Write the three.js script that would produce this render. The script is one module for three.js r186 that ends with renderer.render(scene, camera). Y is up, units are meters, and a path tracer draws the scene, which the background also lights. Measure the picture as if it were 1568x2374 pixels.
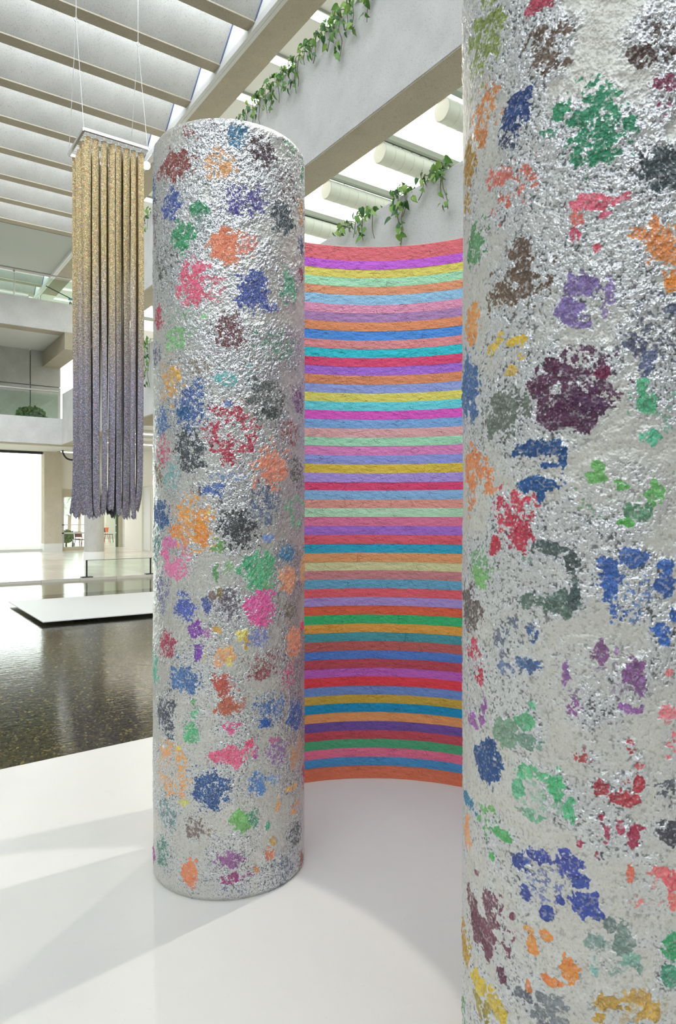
import * as THREE from 'three';
import { mergeGeometries } from 'three/addons/utils/BufferGeometryUtils.js';
import { RoundedBoxGeometry } from 'three/addons/geometries/RoundedBoxGeometry.js';
import { RectAreaLightUniformsLib } from 'three/addons/lights/RectAreaLightUniformsLib.js';

// ---------------------------------------------------------------- camera, sky, exposure
// World axes follow the building: +x runs along the roof ribs ("b"), -z along the big beams ("a"), y up, white platform top at y = 0.
RectAreaLightUniformsLib.init();
const F = 1600, PW = 1568, PH = 2374, CX = 784, HORIZON = 1190, EYE = 1.6;
const YAW = THREE.MathUtils.degToRad(34.85), SN = Math.sin(YAW), CS = Math.cos(YAW);
const scene = new THREE.Scene();
const camera = new THREE.PerspectiveCamera(2 * Math.atan(PH / 2 / F) * 180 / Math.PI, PW / PH, 0.05, 400);
camera.position.set(0, EYE, 0);
camera.rotation.y = -YAW;
camera.setViewOffset(PW, PH, 0, PH / 2 - HORIZON, PW, PH);
const SKY = 5;
scene.background = new THREE.Color(1.0 * SKY, 1.02 * SKY, 1.04 * SKY);
const renderer = new THREE.WebGLRenderer({ antialias: true });
renderer.toneMapping = THREE.LinearToneMapping;
renderer.toneMappingExposure = 1.1;
renderer.shadowMap.enabled = true;
const SKYLIGHT = 4.7, TUBE = 6, LAYLIGHT = 0.8;            // radiance of roof glazing, fluorescent panels, luminous ceiling
const SPOTS = [[3.26, 85, 'near'], [6.84, 45, 'middle'], [17.1, 80, 'far']];   // track lamps: place along the beam, candela

// ---------------------------------------------------------------- helpers
let seed = 7;
const rnd = () => { seed = (seed + 0x6d2b79f5) | 0; let t = Math.imul(seed ^ (seed >>> 15), 1 | seed); t = (t + Math.imul(t ^ (t >>> 7), 61 | t)) ^ t; return ((t ^ (t >>> 14)) >>> 0) / 4294967296; };
const rr = (a, b) => a + (b - a) * rnd();
const clamp = (x, a = 0, b = 1) => Math.min(b, Math.max(a, x));
const sstep = (a, b, x) => { const t = clamp((x - a) / (b - a)); return t * t * (3 - 2 * t); };
const hash = (ix, iy, s) => { let n = Math.imul(ix, 374761393) + Math.imul(iy, 668265263) + Math.imul(s, 1442695041) | 0; n = Math.imul(n ^ (n >>> 13), 1274126177); n = Math.imul(n ^ (n >>> 15), 2246822519); return ((n ^ (n >>> 16)) >>> 0) / 4294967296; };
const vnoise = (x, y, s, per = 0) => {
  const ix = Math.floor(x), iy = Math.floor(y), fx = x - ix, fy = y - iy, u = fx * fx * (3 - 2 * fx), v = fy * fy * (3 - 2 * fy);
  const w = per ? (k) => ((k % per) + per) % per : (k) => k;
  const a = hash(w(ix), w(iy), s), b = hash(w(ix + 1), w(iy), s), c = hash(w(ix), w(iy + 1), s), d = hash(w(ix + 1), w(iy + 1), s);
  return a + (b - a) * u + (c - a) * v + (a - b - c + d) * u * v;
};
const fbm = (x, y, s, oct = 3, per = 0) => { let v = 0, a = 0.5, t = 0; for (let i = 0; i < oct; i++) { v += a * vnoise(x, y, s + i * 17, per); t += a; a *= 0.5; x *= 2; y *= 2; per *= 2; } return v / t; };
const lin = (hex) => { const c = new THREE.Color(hex); return [c.r, c.g, c.b]; };
const toSRGB = (x) => { x = clamp(x); return 255 * (x <= 0.0031308 ? 12.92 * x : 1.055 * Math.pow(x, 1 / 2.4) - 0.055); };
function tex(w, h, fill, { srgb = false, wrap = THREE.RepeatWrapping, repeat } = {}) {
  const data = new Uint8Array(w * h * 4);
  for (let y = 0; y < h; y++) for (let x = 0; x < w; x++) { const p = fill(x, y), o = (y * w + x) * 4; data[o] = p[0]; data[o + 1] = p[1]; data[o + 2] = p[2]; data[o + 3] = 255; }
  const t = new THREE.DataTexture(data, w, h); return texSet(t, srgb, wrap, repeat);
}
function texSet(t, srgb, wrap = THREE.RepeatWrapping, repeat) {
  t.wrapS = t.wrapT = wrap; t.magFilter = THREE.LinearFilter; t.minFilter = THREE.LinearMipmapLinearFilter; t.generateMipmaps = true;
  if (srgb) t.colorSpace = THREE.SRGBColorSpace; if (repeat) t.repeat.set(repeat[0], repeat[1]); t.needsUpdate = true; return t;
}
const grey = (v) => { const g = clamp(v) * 255; return [g, g, g]; };

const used = {};
const numbered = (n) => { const k = used[n] = (used[n] ?? -1) + 1; return k ? n + '_' + String(k).padStart(3, '0') : n; };
function mesh(name, geo, mat, parent) {
  const m = new THREE.Mesh(geo, mat); m.name = numbered(name); m.castShadow = m.receiveShadow = true; (parent ?? scene).add(m); return m;
}
const geoOf = (g) => Array.isArray(g) ? mergeGeometries(g.map((q) => { const n = q.index ? q.toNonIndexed() : q; for (const k of Object.keys(n.attributes)) if (!['position', 'normal', 'uv'].includes(k)) n.deleteAttribute(k); return n; })) : g;
function thing(name, label, category, pos = [0, 0, 0], turn = 0, group) {
  const o = new THREE.Group(); o.name = numbered(name); o.position.set(...pos); o.rotation.y = turn; scene.add(o);
  return tag(o, label, category, group);
}
function tag(o, label, category, group) { o.userData.label = label; o.userData.category = category; if (group) o.userData.group = group; return o; }
function struct(name, geo, mat, label, parent) {
  const m = mesh(name, geoOf(geo), mat, parent); if (!parent) m.userData.kind = 'structure'; if (label) m.userData.label = label; return m;
}
function structGroup(name, label) { const o = new THREE.Group(); o.name = numbered(name); o.userData.kind = 'structure'; o.userData.label = label; scene.add(o); return o; }
// uv in metres from the dominant axis of each vertex normal
function uvm(g) {
  const p = g.attributes.position, n = g.attributes.normal, uv = new Float32Array(p.count * 2);
  for (let i = 0; i < p.count; i++) {
    const ax = Math.abs(n.getX(i)), ay = Math.abs(n.getY(i)), az = Math.abs(n.getZ(i));
    const [u, v] = ax >= ay && ax >= az ? [p.getZ(i), p.getY(i)] : ay >= az ? [p.getX(i), p.getZ(i)] : [p.getX(i), p.getY(i)];
    uv[2 * i] = u; uv[2 * i + 1] = v;
  }
  g.setAttribute('uv', new THREE.BufferAttribute(uv, 2)); return g;
}
// box between b, height and a (distance along the beams) values
function bx(b0, b1, y0, y1, a0, a1, r = 0) {
  const w = b1 - b0, h = y1 - y0, d = a1 - a0;
  const g = r ? new RoundedBoxGeometry(w, h, d, 2, r) : new THREE.BoxGeometry(w, h, d);
  g.translate((b0 + b1) / 2, (y0 + y1) / 2, -(a0 + a1) / 2); return uvm(g);
}
function rod(p, q, r, seg = 8) {
  const a = new THREE.Vector3(...p), b = new THREE.Vector3(...q), d = b.clone().sub(a), g = new THREE.CylinderGeometry(r, r, d.length(), seg);
  g.applyQuaternion(new THREE.Quaternion().setFromUnitVectors(new THREE.Vector3(0, 1, 0), d.normalize())); g.translate((p[0] + q[0]) / 2, (p[1] + q[1]) / 2, (p[2] + q[2]) / 2); return g;
}
const W = (X, Z, y = 0) => [CS * X + SN * Z, y, -(-SN * X + CS * Z)];          // camera-plan metres to world
const alongA = (px, b) => { const Z = (b * (CS + SN * SN / CS)) / ((px - CX) / F + SN / CS); return (Z - SN * b) / CS; };   // where the plane x = b is met by a column of the picture

// ---------------------------------------------------------------- materials
const M = {};
{
  const S = 1024, R = 3;                                     // exposed-aggregate concrete, three metres a tile
  const speck = new Float32Array(S * S), tone = new Float32Array(S * S);
  for (let y = 0; y < S; y++) for (let x = 0; x < S; x++) {
    const f = vnoise(x / 1.9, y / 1.9, 3, 0), g = vnoise(x / 5, y / 5, 5, 0), big = fbm(x / 128, y / 128, 9, 4, 8);
    speck[y * S + x] = 0.85 * sstep(0.7, 0.92, f * 0.8 + g * 0.25); tone[y * S + x] = 0.9 + 0.2 * (big - 0.5) + 0.08 * (vnoise(x / 2, y / 2, 8, 512) - 0.5);
  }
  const conc = (light, dark) => tex(S, S, (x, y) => { const i = y * S + x, k = speck[i], t = tone[i]; return [0, 1, 2].map((c) => toSRGB((light[c] * (1 - k) + dark[c] * k) * t)); }, { srgb: true, repeat: [1 / R, 1 / R] });
  const bump = tex(S, S, (x, y) => grey(0.7 - 0.6 * speck[y * S + x] + 0.25 * (tone[y * S + x] - 0.9)), { repeat: [1 / R, 1 / R] });
  const std = (map, extra) => new THREE.MeshStandardMaterial({ map, bumpMap: bump, bumpScale: 0.004, roughness: 0.9, ...extra });
  M.concrete = std(conc([0.6, 0.59, 0.55], [0.32, 0.28, 0.22]));
  M.paleConcrete = std(conc([0.73, 0.725, 0.71], [0.44, 0.4, 0.36]));
  M.sandConcrete = std(conc([0.72, 0.65, 0.52], [0.4, 0.33, 0.24]));
  M.tanConcrete = std(conc([0.52, 0.46, 0.35], [0.25, 0.2, 0.13]));  // browner copy of the concrete; on undersides it holds their shade as colour
}
const plain = (c, rough = 0.8, extra = {}) => new THREE.MeshStandardMaterial({ color: new THREE.Color().setRGB(...c), roughness: rough, ...extra });
M.white = plain([0.82, 0.82, 0.79], 0.7);
M.soffit = plain([0.74, 0.73, 0.69], 0.8);
M.greyCeiling = plain([0.5, 0.52, 0.47], 0.8);
M.cream = plain([0.86, 0.83, 0.73], 0.75);
M.creamDark = plain([0.62, 0.56, 0.42], 0.8);
M.trim = plain([0.72, 0.72, 0.7], 0.5);
M.blueSeal = plain([0.14, 0.17, 0.36], 0.6);
M.dark = plain([0.03, 0.03, 0.03], 0.5);
M.steel = plain([0.6, 0.6, 0.6], 0.3, { metalness: 1 });
M.alu = plain([0.72, 0.72, 0.76], 0.35, { metalness: 0.9 });
M.cable = plain([0.6, 0.6, 0.6], 0.4, { metalness: 0.6 });
M.duct = plain([0.64, 0.67, 0.61], 0.55);
M.rail = plain([0.4, 0.43, 0.38], 0.6);
M.glass = new THREE.MeshPhysicalMaterial({ color: new THREE.Color().setRGB(0.93, 0.97, 0.94), transmission: 1, thickness: 0, roughness: 0.02, ior: 1.5 });
M.greenGlass = new THREE.MeshPhysicalMaterial({ color: new THREE.Color().setRGB(0.8, 0.88, 0.82), transmission: 1, thickness: 0, roughness: 0.02, ior: 1.5 });
{
  const S = 512;                                             // painted board of the floating platforms
  const map = tex(S, S, (x, y) => { const n = 0.97 + 0.05 * (fbm(x / 64, y / 64, 31, 4, 8) - 0.5), d = vnoise(x / 3, y / 3, 33, 0) > 0.965 ? 0.95 : 1; return [0.78, 0.765, 0.73].map((c) => toSRGB(c * n * d)); }, { srgb: true, repeat: [0.5, 0.5] });
  M.platform = new THREE.MeshStandardMaterial({ map, roughness: 0.55 }); M.whiteBoard = plain([0.86, 0.85, 0.82], 0.5);
  // polished stone floor, tile joints every 0.9 m
  const fl = tex(1024, 1024, (x, y) => {
    const u = x / 1024 * 3.6, v = y / 1024 * 3.6, j = Math.min(Math.abs((u % 0.9) - 0.45), Math.abs((v % 0.9) - 0.45)), e = (0.45 - Math.max(Math.abs((u % 0.9) - 0.45), Math.abs((v % 0.9) - 0.45)));
    const t = 0.92 + 0.16 * (hash(Math.floor(u / 0.9), Math.floor(v / 0.9), 4) - 0.5) + 0.1 * (fbm(x / 60, y / 60, 41, 4) - 0.5), k = e < 0.006 ? 0.6 : 1; return [0.84, 0.79, 0.69].map((c) => toSRGB(c * t * k));
  }, { srgb: true, repeat: [1 / 3.6, 1 / 3.6] });
  M.floor = new THREE.MeshStandardMaterial({ map: fl, roughness: 0.16 });
  // pool bed between the pebbles
  const bed = tex(512, 512, (x, y) => { const n = fbm(x / 8, y / 8, 51, 3, 64), h = vnoise(x / 5, y / 5, 53, 0), y2 = h > 0.8 ? 1.9 : 1; return [0.045, 0.036, 0.017].map((c) => toSRGB(c * (0.4 + 1.2 * n) * y2)); }, { srgb: true });
  M.bed = new THREE.MeshStandardMaterial({ map: bed, roughness: 0.9 });
  const wave = tex(1024, 1024, (x, y) => grey(0.5 + 0.7 * (fbm(x / 32, y / 14, 61, 4, 0) - 0.5)), { repeat: [0.5, 0.5] });
  M.water = new THREE.MeshPhysicalMaterial({ color: new THREE.Color().setRGB(0.75, 0.74, 0.62), transmission: 1, thickness: 0, roughness: 0.1, ior: 1.33, bumpMap: wave, bumpScale: 0.0014 });
}

// ---------------------------------------------------------------- room shell
const B1 = 6.3, B1b = 6.91, BL = -14, BR = 20, AF = 31, AB = -12;              // planter beam plane, its back, left wall, right wall, far facade, rear wall
const RIB_A = 14.57, PITCH = 1.52, RIB_Y = 10.85, TOP_Y = 11.85;

{ // pool bed, water, floors
  struct('floor', [bx(BL, 10.2, -0.62, 0, 17.6, 31.4), bx(8.9, 10.2, -0.3, 0, 31.4, 46)], M.floor, 'polished pale stone floor beyond the pool');
  struct('floor_right', bx(10.2, BR, -0.62, 0, AB, 46), M.floor, 'polished stone floor of the right hall');
  struct('pool_bed', bx(BL, 10.2, -0.62, -0.36, AB, 17.6), M.bed, 'dark brown bed of the shallow pool');
  const w = new THREE.PlaneGeometry(10.2 - BL, 17.6 - AB).rotateX(-Math.PI / 2).translate((10.2 + BL) / 2, -0.065, -(17.6 + AB) / 2);
  const m = struct('water', uvm(w), M.water, 'still shallow water reflecting the bright window');
}
{ // walls
  struct('wall_left', bx(BL - 0.3, BL, -0.6, 12.4, AB, 46), M.paleConcrete);
  struct('wall_rear', bx(BL, BR, -0.6, 12.4, AB - 0.3, AB), M.paleConcrete);
  struct('wall_right', bx(BR, BR + 0.3, -0.6, 12.4, AB, 46), M.white);
  // far facade: window opening b -11..6.45 y 0.05..4.17 at the ground, solid concrete above, pier and a glazed bay to its right
  const f = structGroup('wall_far', 'far concrete wall with the pier beside the bright window');
  mesh('panel', bx(BL, -11, -0.6, 12.4, AF, AF + 0.4), M.concrete, f);
  mesh('panel', bx(-11, 5.9, 4.2, 6.95, AF, AF + 0.4), M.concrete, f);
  mesh('panel', bx(-11, 5.9, 6.99, 8.45, AF, AF + 0.4), M.concrete, f);
  mesh('panel', bx(5.94, 7.12, 4.2, 6.95, AF, AF + 0.4), M.concrete, f);
  mesh('panel', bx(5.94, 7.12, 6.99, 8.45, AF, AF + 0.4), M.concrete, f);
  mesh('pier', bx(6.42, 7.12, 0.32, 4.2, AF - 0.25, AF + 0.4), M.sandConcrete, f);
  mesh('pier_base', bx(6.4, 7.14, 0, 0.32, AF - 0.27, AF + 0.42), M.white, f);
  mesh('lintel', bx(7.12, 8.9, 2.62, 4.2, AF, AF + 0.3), M.cream, f);
  mesh('band', bx(7.13, 8.9, 2.3, 2.64, AF - 0.03, AF + 0.25), M.creamDark, f);
  mesh('roof_slab', bx(BL, BR, 12.3, 12.5, 24.2, 46), M.white, f);
  mesh('panel', bx(-14, 3.5, 8.4, 9.4, 40, 40.3), M.paleConcrete, f);
  mesh('back_wall', bx(12.3, BR, 0, 12.4, 44, 44.4), M.cream, f);
  mesh('back_wall', bx(BL, 8.9, 8.4, 12.4, 45.6, 46), M.white, f);
}
{ // roof: sawtooth ribs over the pool hall, each with its pale lit slope, underside and roof glazing
  const c = structGroup('ceiling', 'sawtooth concrete rib ceiling with hidden skylights');
  const section = (a0, prev) => {
    const s = new THREE.Shape(); // x = -a, y
    s.moveTo(-a0, RIB_Y); s.lineTo(-prev, TOP_Y); s.lineTo(-prev, TOP_Y + 0.2); s.lineTo(-(a0 + 0.1), RIB_Y + 0.2); s.lineTo(-(a0 + 0.3), RIB_Y + 0.2); s.lineTo(-(a0 + 0.3), RIB_Y); s.closePath(); return s;
  };
  const shape = section(0, -PITCH + 0.3), len = 6.12 - BL;
  const rg = new THREE.ExtrudeGeometry(shape, { depth: len, bevelEnabled: false, steps: 1 });
  rg.rotateY(-Math.PI / 2).translate(len, 0, 0); // the section's x becomes z, its depth runs along b
  rg.computeVertexNormals(); uvm(rg);
  const under = bx(0, len + 0.06, RIB_Y - 0.03, RIB_Y + 0.02, 0, 0.3, 0.01);
  const seal = rod([len + 0.004, RIB_Y, 0], [len + 0.004, TOP_Y, PITCH - 0.3], 0.012, 6);
  const pane = new THREE.PlaneGeometry(len, 0.76).rotateY(Math.PI);
  const glow = new THREE.MeshStandardMaterial({ color: 0x222222, emissive: new THREE.Color().setRGB(0.86, 0.93, 1.0), emissiveIntensity: SKYLIGHT * 0.4, roughness: 0.4 });
  for (let k = -16; k <= 14; k++) {
    if (k > 6 && k < 9) continue;                            // the gallery roof is flat here
    const a = RIB_A + PITCH * k, g = mesh('rib', rg, M.concrete, c); g.position.set(BL, 0, -a);
    const u = mesh('shaded_rib_underside', under, M.tanConcrete, c); u.position.set(BL, 0, -a);  // bottom face of the rib, its shade painted in as a browner concrete
    if (k > -6) { const s = mesh('edge_seal', seal, M.blueSeal, c); s.position.set(BL, 0, -a); }
    if (k !== 6 && k < 14) {
      const w = mesh('skylight_pane', pane, glow, c); w.position.set(BL + len / 2, RIB_Y + 0.62, -(a + 0.302));
      const l = new THREE.RectAreaLight(new THREE.Color().setRGB(0.86, 0.93, 1.0), SKYLIGHT, len, 0.76); l.name = 'skylight'; l.position.set(BL + len / 2, RIB_Y + 0.62, -(a + 0.33)); scene.add(l);
    }
  }
  mesh('end_panel', bx(6.14, 6.3, 10.75, 12.5, AB, 24.2), M.white, c);
  mesh('roof_cover', bx(BL, 6.3, 12.5, 12.6, AB, 24.3), M.white, c);
  mesh('flat_soffit', bx(BL, B1b, RIB_Y - 0.02, RIB_Y + 0.1, 24.05, 28.2), M.greyCeiling, c); mesh('flat_soffit', bx(BL, B1b, RIB_Y - 0.02, RIB_Y + 0.1, 36.2, 46), M.greyCeiling, c);
  mesh('end_panel', bx(6.14, 6.3, 10.75, 12.3, 28.2, 36.2), M.white, c);
}
{ // roof beam above the planter, in cast lengths with open joints, and the pale trim along its edge
  const r = structGroup('roof_beam', 'concrete roof beam running along the top of the hall');
  for (let i = -2; i < 6; i++) { const a0 = -0.35 + i * 5.2 + 0.008, a1 = a0 + 5.2 - 0.016; mesh('beam_length', bx(B1, B1b, 10.8, 12.4, a0, a1, 0.012), M.tanConcrete, r); }
  mesh('edge_trim', bx(6.13, 6.2, 10.72, 10.86, AB, 30.9), M.trim, r); mesh('edge_trim', bx(6.22, 6.29, 10.74, 10.86, AB, 30.9), M.trim, r);
}
{ // planter beams: one high, one at the lower level
  const p = struct('planter_beam', [bx(B1, B1b, 7.56, 9.48, AB, 25, 0.012)], M.paleConcrete, 'long pale concrete planter beam crossing behind the two pillars');
  mesh('shaded_underside', bx(B1 + 0.01, B1b - 0.01, 7.54, 7.6, AB, 24.98), M.tanConcrete, p);  // shade below the beam put into the colour of this strip
  const q = struct('planter_beam', [bx(B1, B1b, 4.19, 6.08, AB, 27.19, 0.012)], M.paleConcrete, 'lower pale planter beam showing above the striped screen and behind the glitter hanging');
  mesh('shaded_underside', bx(B1 + 0.01, B1b - 0.01, 4.17, 4.25, AB, 27.2), M.tanConcrete, q);  // same painted shade below the lower beam
}
{ // lower walkway behind its planter
  const s = structGroup('walkway', 'lower walkway slab with a cream soffit');
  mesh('slab', bx(B1b, 10.2, 4.25, 4.6, AB, 31), M.soffit, s);
  for (let i = 0; i < 8; i++) mesh('soffit_strip', bx(B1b, 10.1, 4.17, 4.25, 13 + i * 1.7, 13.2 + i * 1.7), M.white, s);
}
{ // galleries on the far side: two levels
  const g = (name, label, y0, y1, b1) => {
    const s = structGroup(name, label);
    mesh('front', bx(BL, b1, y0, y1, 27.2, 27.8, 0.01), M.paleConcrete, s); mesh('shaded_underside', bx(BL, b1 - 0.02, y0 - 0.015, y0 + 0.03, 27.22, 27.79), M.tanConcrete, s);  // the strip below the front has its shade in the colour
    mesh('slab', bx(BL, b1, y0 + 0.02, y0 + 0.4, 27.8, AF), M.soffit, s); return s;
  };
  g('lower_gallery', 'lower gallery front of pale concrete over the window', 4.17, 5.15, 6.9);
  const u = g('upper_gallery', 'upper gallery front of pale concrete under the roof', 8.42, 9.5, 7.13);
  mesh('cross_beam', bx(6.4, 7.1, 7.78, 8.42, 27.2, AF), M.tanConcrete, u);
}
{ // luminous ceiling and grey rails over the right hall
  const c = structGroup('ceiling_right', 'luminous white ceiling of the right hall with grey rails');
  const glow = new THREE.MeshStandardMaterial({ color: new THREE.Color().setRGB(0.8, 0.8, 0.76), emissive: new THREE.Color().setRGB(0.94, 1, 0.93), emissiveIntensity: LAYLIGHT, roughness: 0.8 });
  mesh('flat_soffit', bx(B1b, 9.9, 11.6, 11.7, AB, 46), M.white, c); mesh('fascia', bx(9.9, 9.96, 10.76, 11.7, AB, 46), M.white, c);
  for (let k = -6; k < 9; k++) {
    const a = 12.95 + 2.32 * k;
    mesh('rail', bx(9.9, BR, 10.62, 10.78, a, a + 0.1, 0.01), M.rail, c); mesh('rail', bx(9.9, BR, 10.66, 10.78, a + 0.11, a + 0.22, 0.01), M.rail, c);
    mesh('light_panel', bx(9.9, BR, 10.75, 10.85, a + 0.23, a + 2.31), glow, c);
  }
  mesh('roof_cover', bx(B1b, BR, 12.4, 12.5, AB, 46), M.white, c);
  const l = new THREE.RectAreaLight(new THREE.Color().setRGB(0.94, 1, 0.93), LAYLIGHT * 0.7, 9.8, 34); l.name = 'luminous_ceiling_light'; l.rotation.x = -Math.PI / 2; l.position.set(15, 10.6, -16); scene.add(l);
}
{ // right inner wall with white doors
  const w = structGroup('wall_doors', 'cream wall with tall white doors under the walkway');
  mesh('panel', bx(10.12, 10.3, 0, 4.25, 17.6, 28.2), M.cream, w); mesh('panel', bx(10.12, 10.3, 2.75, 4.25, 28.2, 33), M.cream, w);
  mesh('pier', bx(10.0, 10.3, 0, 2.75, 29.1, 31.4), M.cream, w); mesh('pier', bx(10.22, 10.37, 0, 4.25, 33, 33.3), M.creamDark, w);
  mesh('white_edge', bx(10.37, 10.7, 0, 4.25, 32.8, 33.3), M.white, w);
  const d = structGroup('door', 'tall white door under the walkway'); d.name = 'door_1';
  mesh('door_leaf', bx(10.1, 10.16, 0.02, 2.72, 26.3, 27.4, 0.01), M.white, d); mesh('door_frame', bx(10.08, 10.13, 0, 2.8, 27.42, 27.55), M.trim, d);
  const e = structGroup('door', 'second tall white door, further back'); e.name = 'door_2';
  mesh('door_leaf', bx(10.06, 10.12, 0.02, 2.7, 28.25, 29.05, 0.01), M.white, e);
  const h = structGroup('door', 'open glass door with white push bars and a dark green edge'); h.name = 'door_3';
  mesh('door_frame', bx(10.08, 10.2, 0, 2.6, 33, 33.06), plain([0.1, 0.14, 0.08], 0.5), h); mesh('pane', bx(9.62, 10.08, 0.05, 2.5, 33.02, 33.04), M.glass, h);
  mesh('push_bar', bx(9.6, 10.1, 1.02, 1.06, 32.95, 33), M.white, h); mesh('push_bar', bx(9.6, 10.1, 0.66, 0.7, 32.95, 33), M.white, h);
}
{ // big far window, blown out by daylight, and the narrow glazed bay right of the pier
  const w = structGroup('window_1', 'large bright window wall at the far left');
  for (let i = 0; i < 6; i++) mesh('pane', bx(-11 + i * 2.9 + 0.03, -11 + (i + 1) * 2.9 - 0.03, 0.1, 4.12, AF + 0.18, AF + 0.2), M.glass, w);
  mesh('window_sill', bx(-11, 6.42, 0, 0.1, AF + 0.1, AF + 0.3), M.trim, w);
  mesh('blind_roller', bx(-11, 6.4, 4.08, 4.19, AF - 0.1, AF + 0.02, 0.03), M.dark, w);
  const v = structGroup('window_2', 'glazed cafe front between the pier and the round column');
  mesh('pane', bx(7.2, 8.9, 0.14, 2.3, AF + 0.12, AF + 0.13), M.glass, v);
  mesh('mullion', bx(7.16, 7.28, 0.1, 2.3, AF + 0.05, AF + 0.2), M.trim, v);
  mesh('transom', bx(7.16, 8.9, 1.08, 1.12, AF + 0.05, AF + 0.2), M.white, v); mesh('transom', bx(7.16, 8.9, 0.72, 0.77, AF + 0.05, AF + 0.2), M.white, v);
  mesh('window_sill', bx(7.16, 8.9, 0, 0.14, AF + 0.02, AF + 0.25), M.creamDark, v);
}
{ // round structural column and outdoor ground
  const g = new THREE.CylinderGeometry(0.325, 0.325, 4.2 - 0.3, 40).translate(6.6, 0.3 + 1.95, -24);
  { const p = g.attributes.position, uv = g.attributes.uv; for (let i = 0; i < p.count; i++) uv.setXY(i, uv.getX(i) * 2.04, p.getY(i)); }
  const c = struct('round_column', g, M.concrete, 'round concrete column with a white base below the hanging');
  mesh('column_base', new THREE.CylinderGeometry(0.34, 0.34, 0.3, 40).translate(6.6, 0.15, -24), M.white, c);
  struct('ground', bx(-60, 60, -0.5, -0.06, AF + 0.4, 120), plain([0.7, 0.68, 0.62], 0.9), 'pale paving outside the window');
}

// ---------------------------------------------------------------- floating platforms
{
  const edge = (t, off = 0) => W(-2.112 + 0.78 * t + 0.626 * off, 4.31 + 0.626 * t - 0.78 * off);
  const pts = [edge(-6), edge(8), W(7.5, 6), W(7.5, -5), W(-8, -5)];
  const poly = (y0, h, shrink) => {
    const cx = pts.reduce((s, p) => s + p[0], 0) / 5, cz = pts.reduce((s, p) => s + p[2], 0) / 5, s = new THREE.Shape();
    pts.forEach((p, i) => { const q = [cx + (p[0] - cx) * (1 - shrink), -(cz + (p[2] - cz) * (1 - shrink))]; i ? s.lineTo(...q) : s.moveTo(...q); });
    return uvm(new THREE.ExtrudeGeometry(s, { depth: h, bevelEnabled: false }).rotateX(-Math.PI / 2).translate(0, y0, 0));
  };
  const p = structGroup('platform', 'white platform floor under the painted pillars');
  mesh('deck', poly(-0.025, 0.025, 0), M.platform, p); mesh('substructure', poly(-0.4, 0.375, 0.03), M.dark, p);
  const t = thing('floating_platform', 'thin white rectangular platform floating on the dark pool', 'platform', [0, 0, 0]);
  mesh('deck', bx(2.25, 6.2, -0.022, 0, 10.88, 13.72, 0.006), M.whiteBoard, t);
  for (const [b, a] of [[2.9, 11.4], [5.8, 11.4], [2.9, 13.2], [5.8, 13.2]]) mesh('support', bx(b - 0.1, b + 0.1, -0.36, -0.022, a - 0.1, a + 0.1), M.dark, t);
}
{ // pebbles on the pool bed where the water is clear enough to see them
  const g = new THREE.IcosahedronGeometry(1, 1), N = 80000, m = new THREE.InstancedMesh(g, plain([1, 1, 1], 0.75), N), d = new THREE.Object3D(), col = new THREE.Color();
  const tones = [[0.10, 0.085, 0.04], [0.06, 0.05, 0.03], [0.2, 0.16, 0.06], [0.05, 0.055, 0.035], [0.14, 0.11, 0.06], [0.5, 0.4, 0.16], [0.12, 0.13, 0.1]];
  for (let i = 0; i < N; i++) {
    const u = Math.pow(rnd(), 1.5), Z = 4.0 + 9 * u, X = rr(-0.52, -0.2) * Z - 0.1, p = W(X, Z), r = rr(0.006, 0.017) * (rnd() > 0.97 ? 1.5 : 1);
    d.position.set(p[0], -0.358 + r * 0.3, p[2]); d.rotation.set(rr(-0.4, 0.4), rr(0, 6.3), rr(-0.4, 0.4)); d.scale.set(r * rr(0.8, 1.5), r * rr(0.45, 0.8), r); d.updateMatrix(); m.setMatrixAt(i, d.matrix);
    const t = tones[Math.floor(Math.pow(rnd(), 1.5) * tones.length)], k = rr(0.25, 1.0); m.setColorAt(i, col.setRGB(t[0] * k, t[1] * k, t[2] * k));
  }
  m.name = 'pebbles'; m.userData.kind = 'stuff'; m.userData.label = 'olive and brown pebbles lying under the water'; m.receiveShadow = true; scene.add(m);
}

// ---------------------------------------------------------------- the two painted pillars
const RAD = 0.344, COL_H = 3.23;
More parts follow.
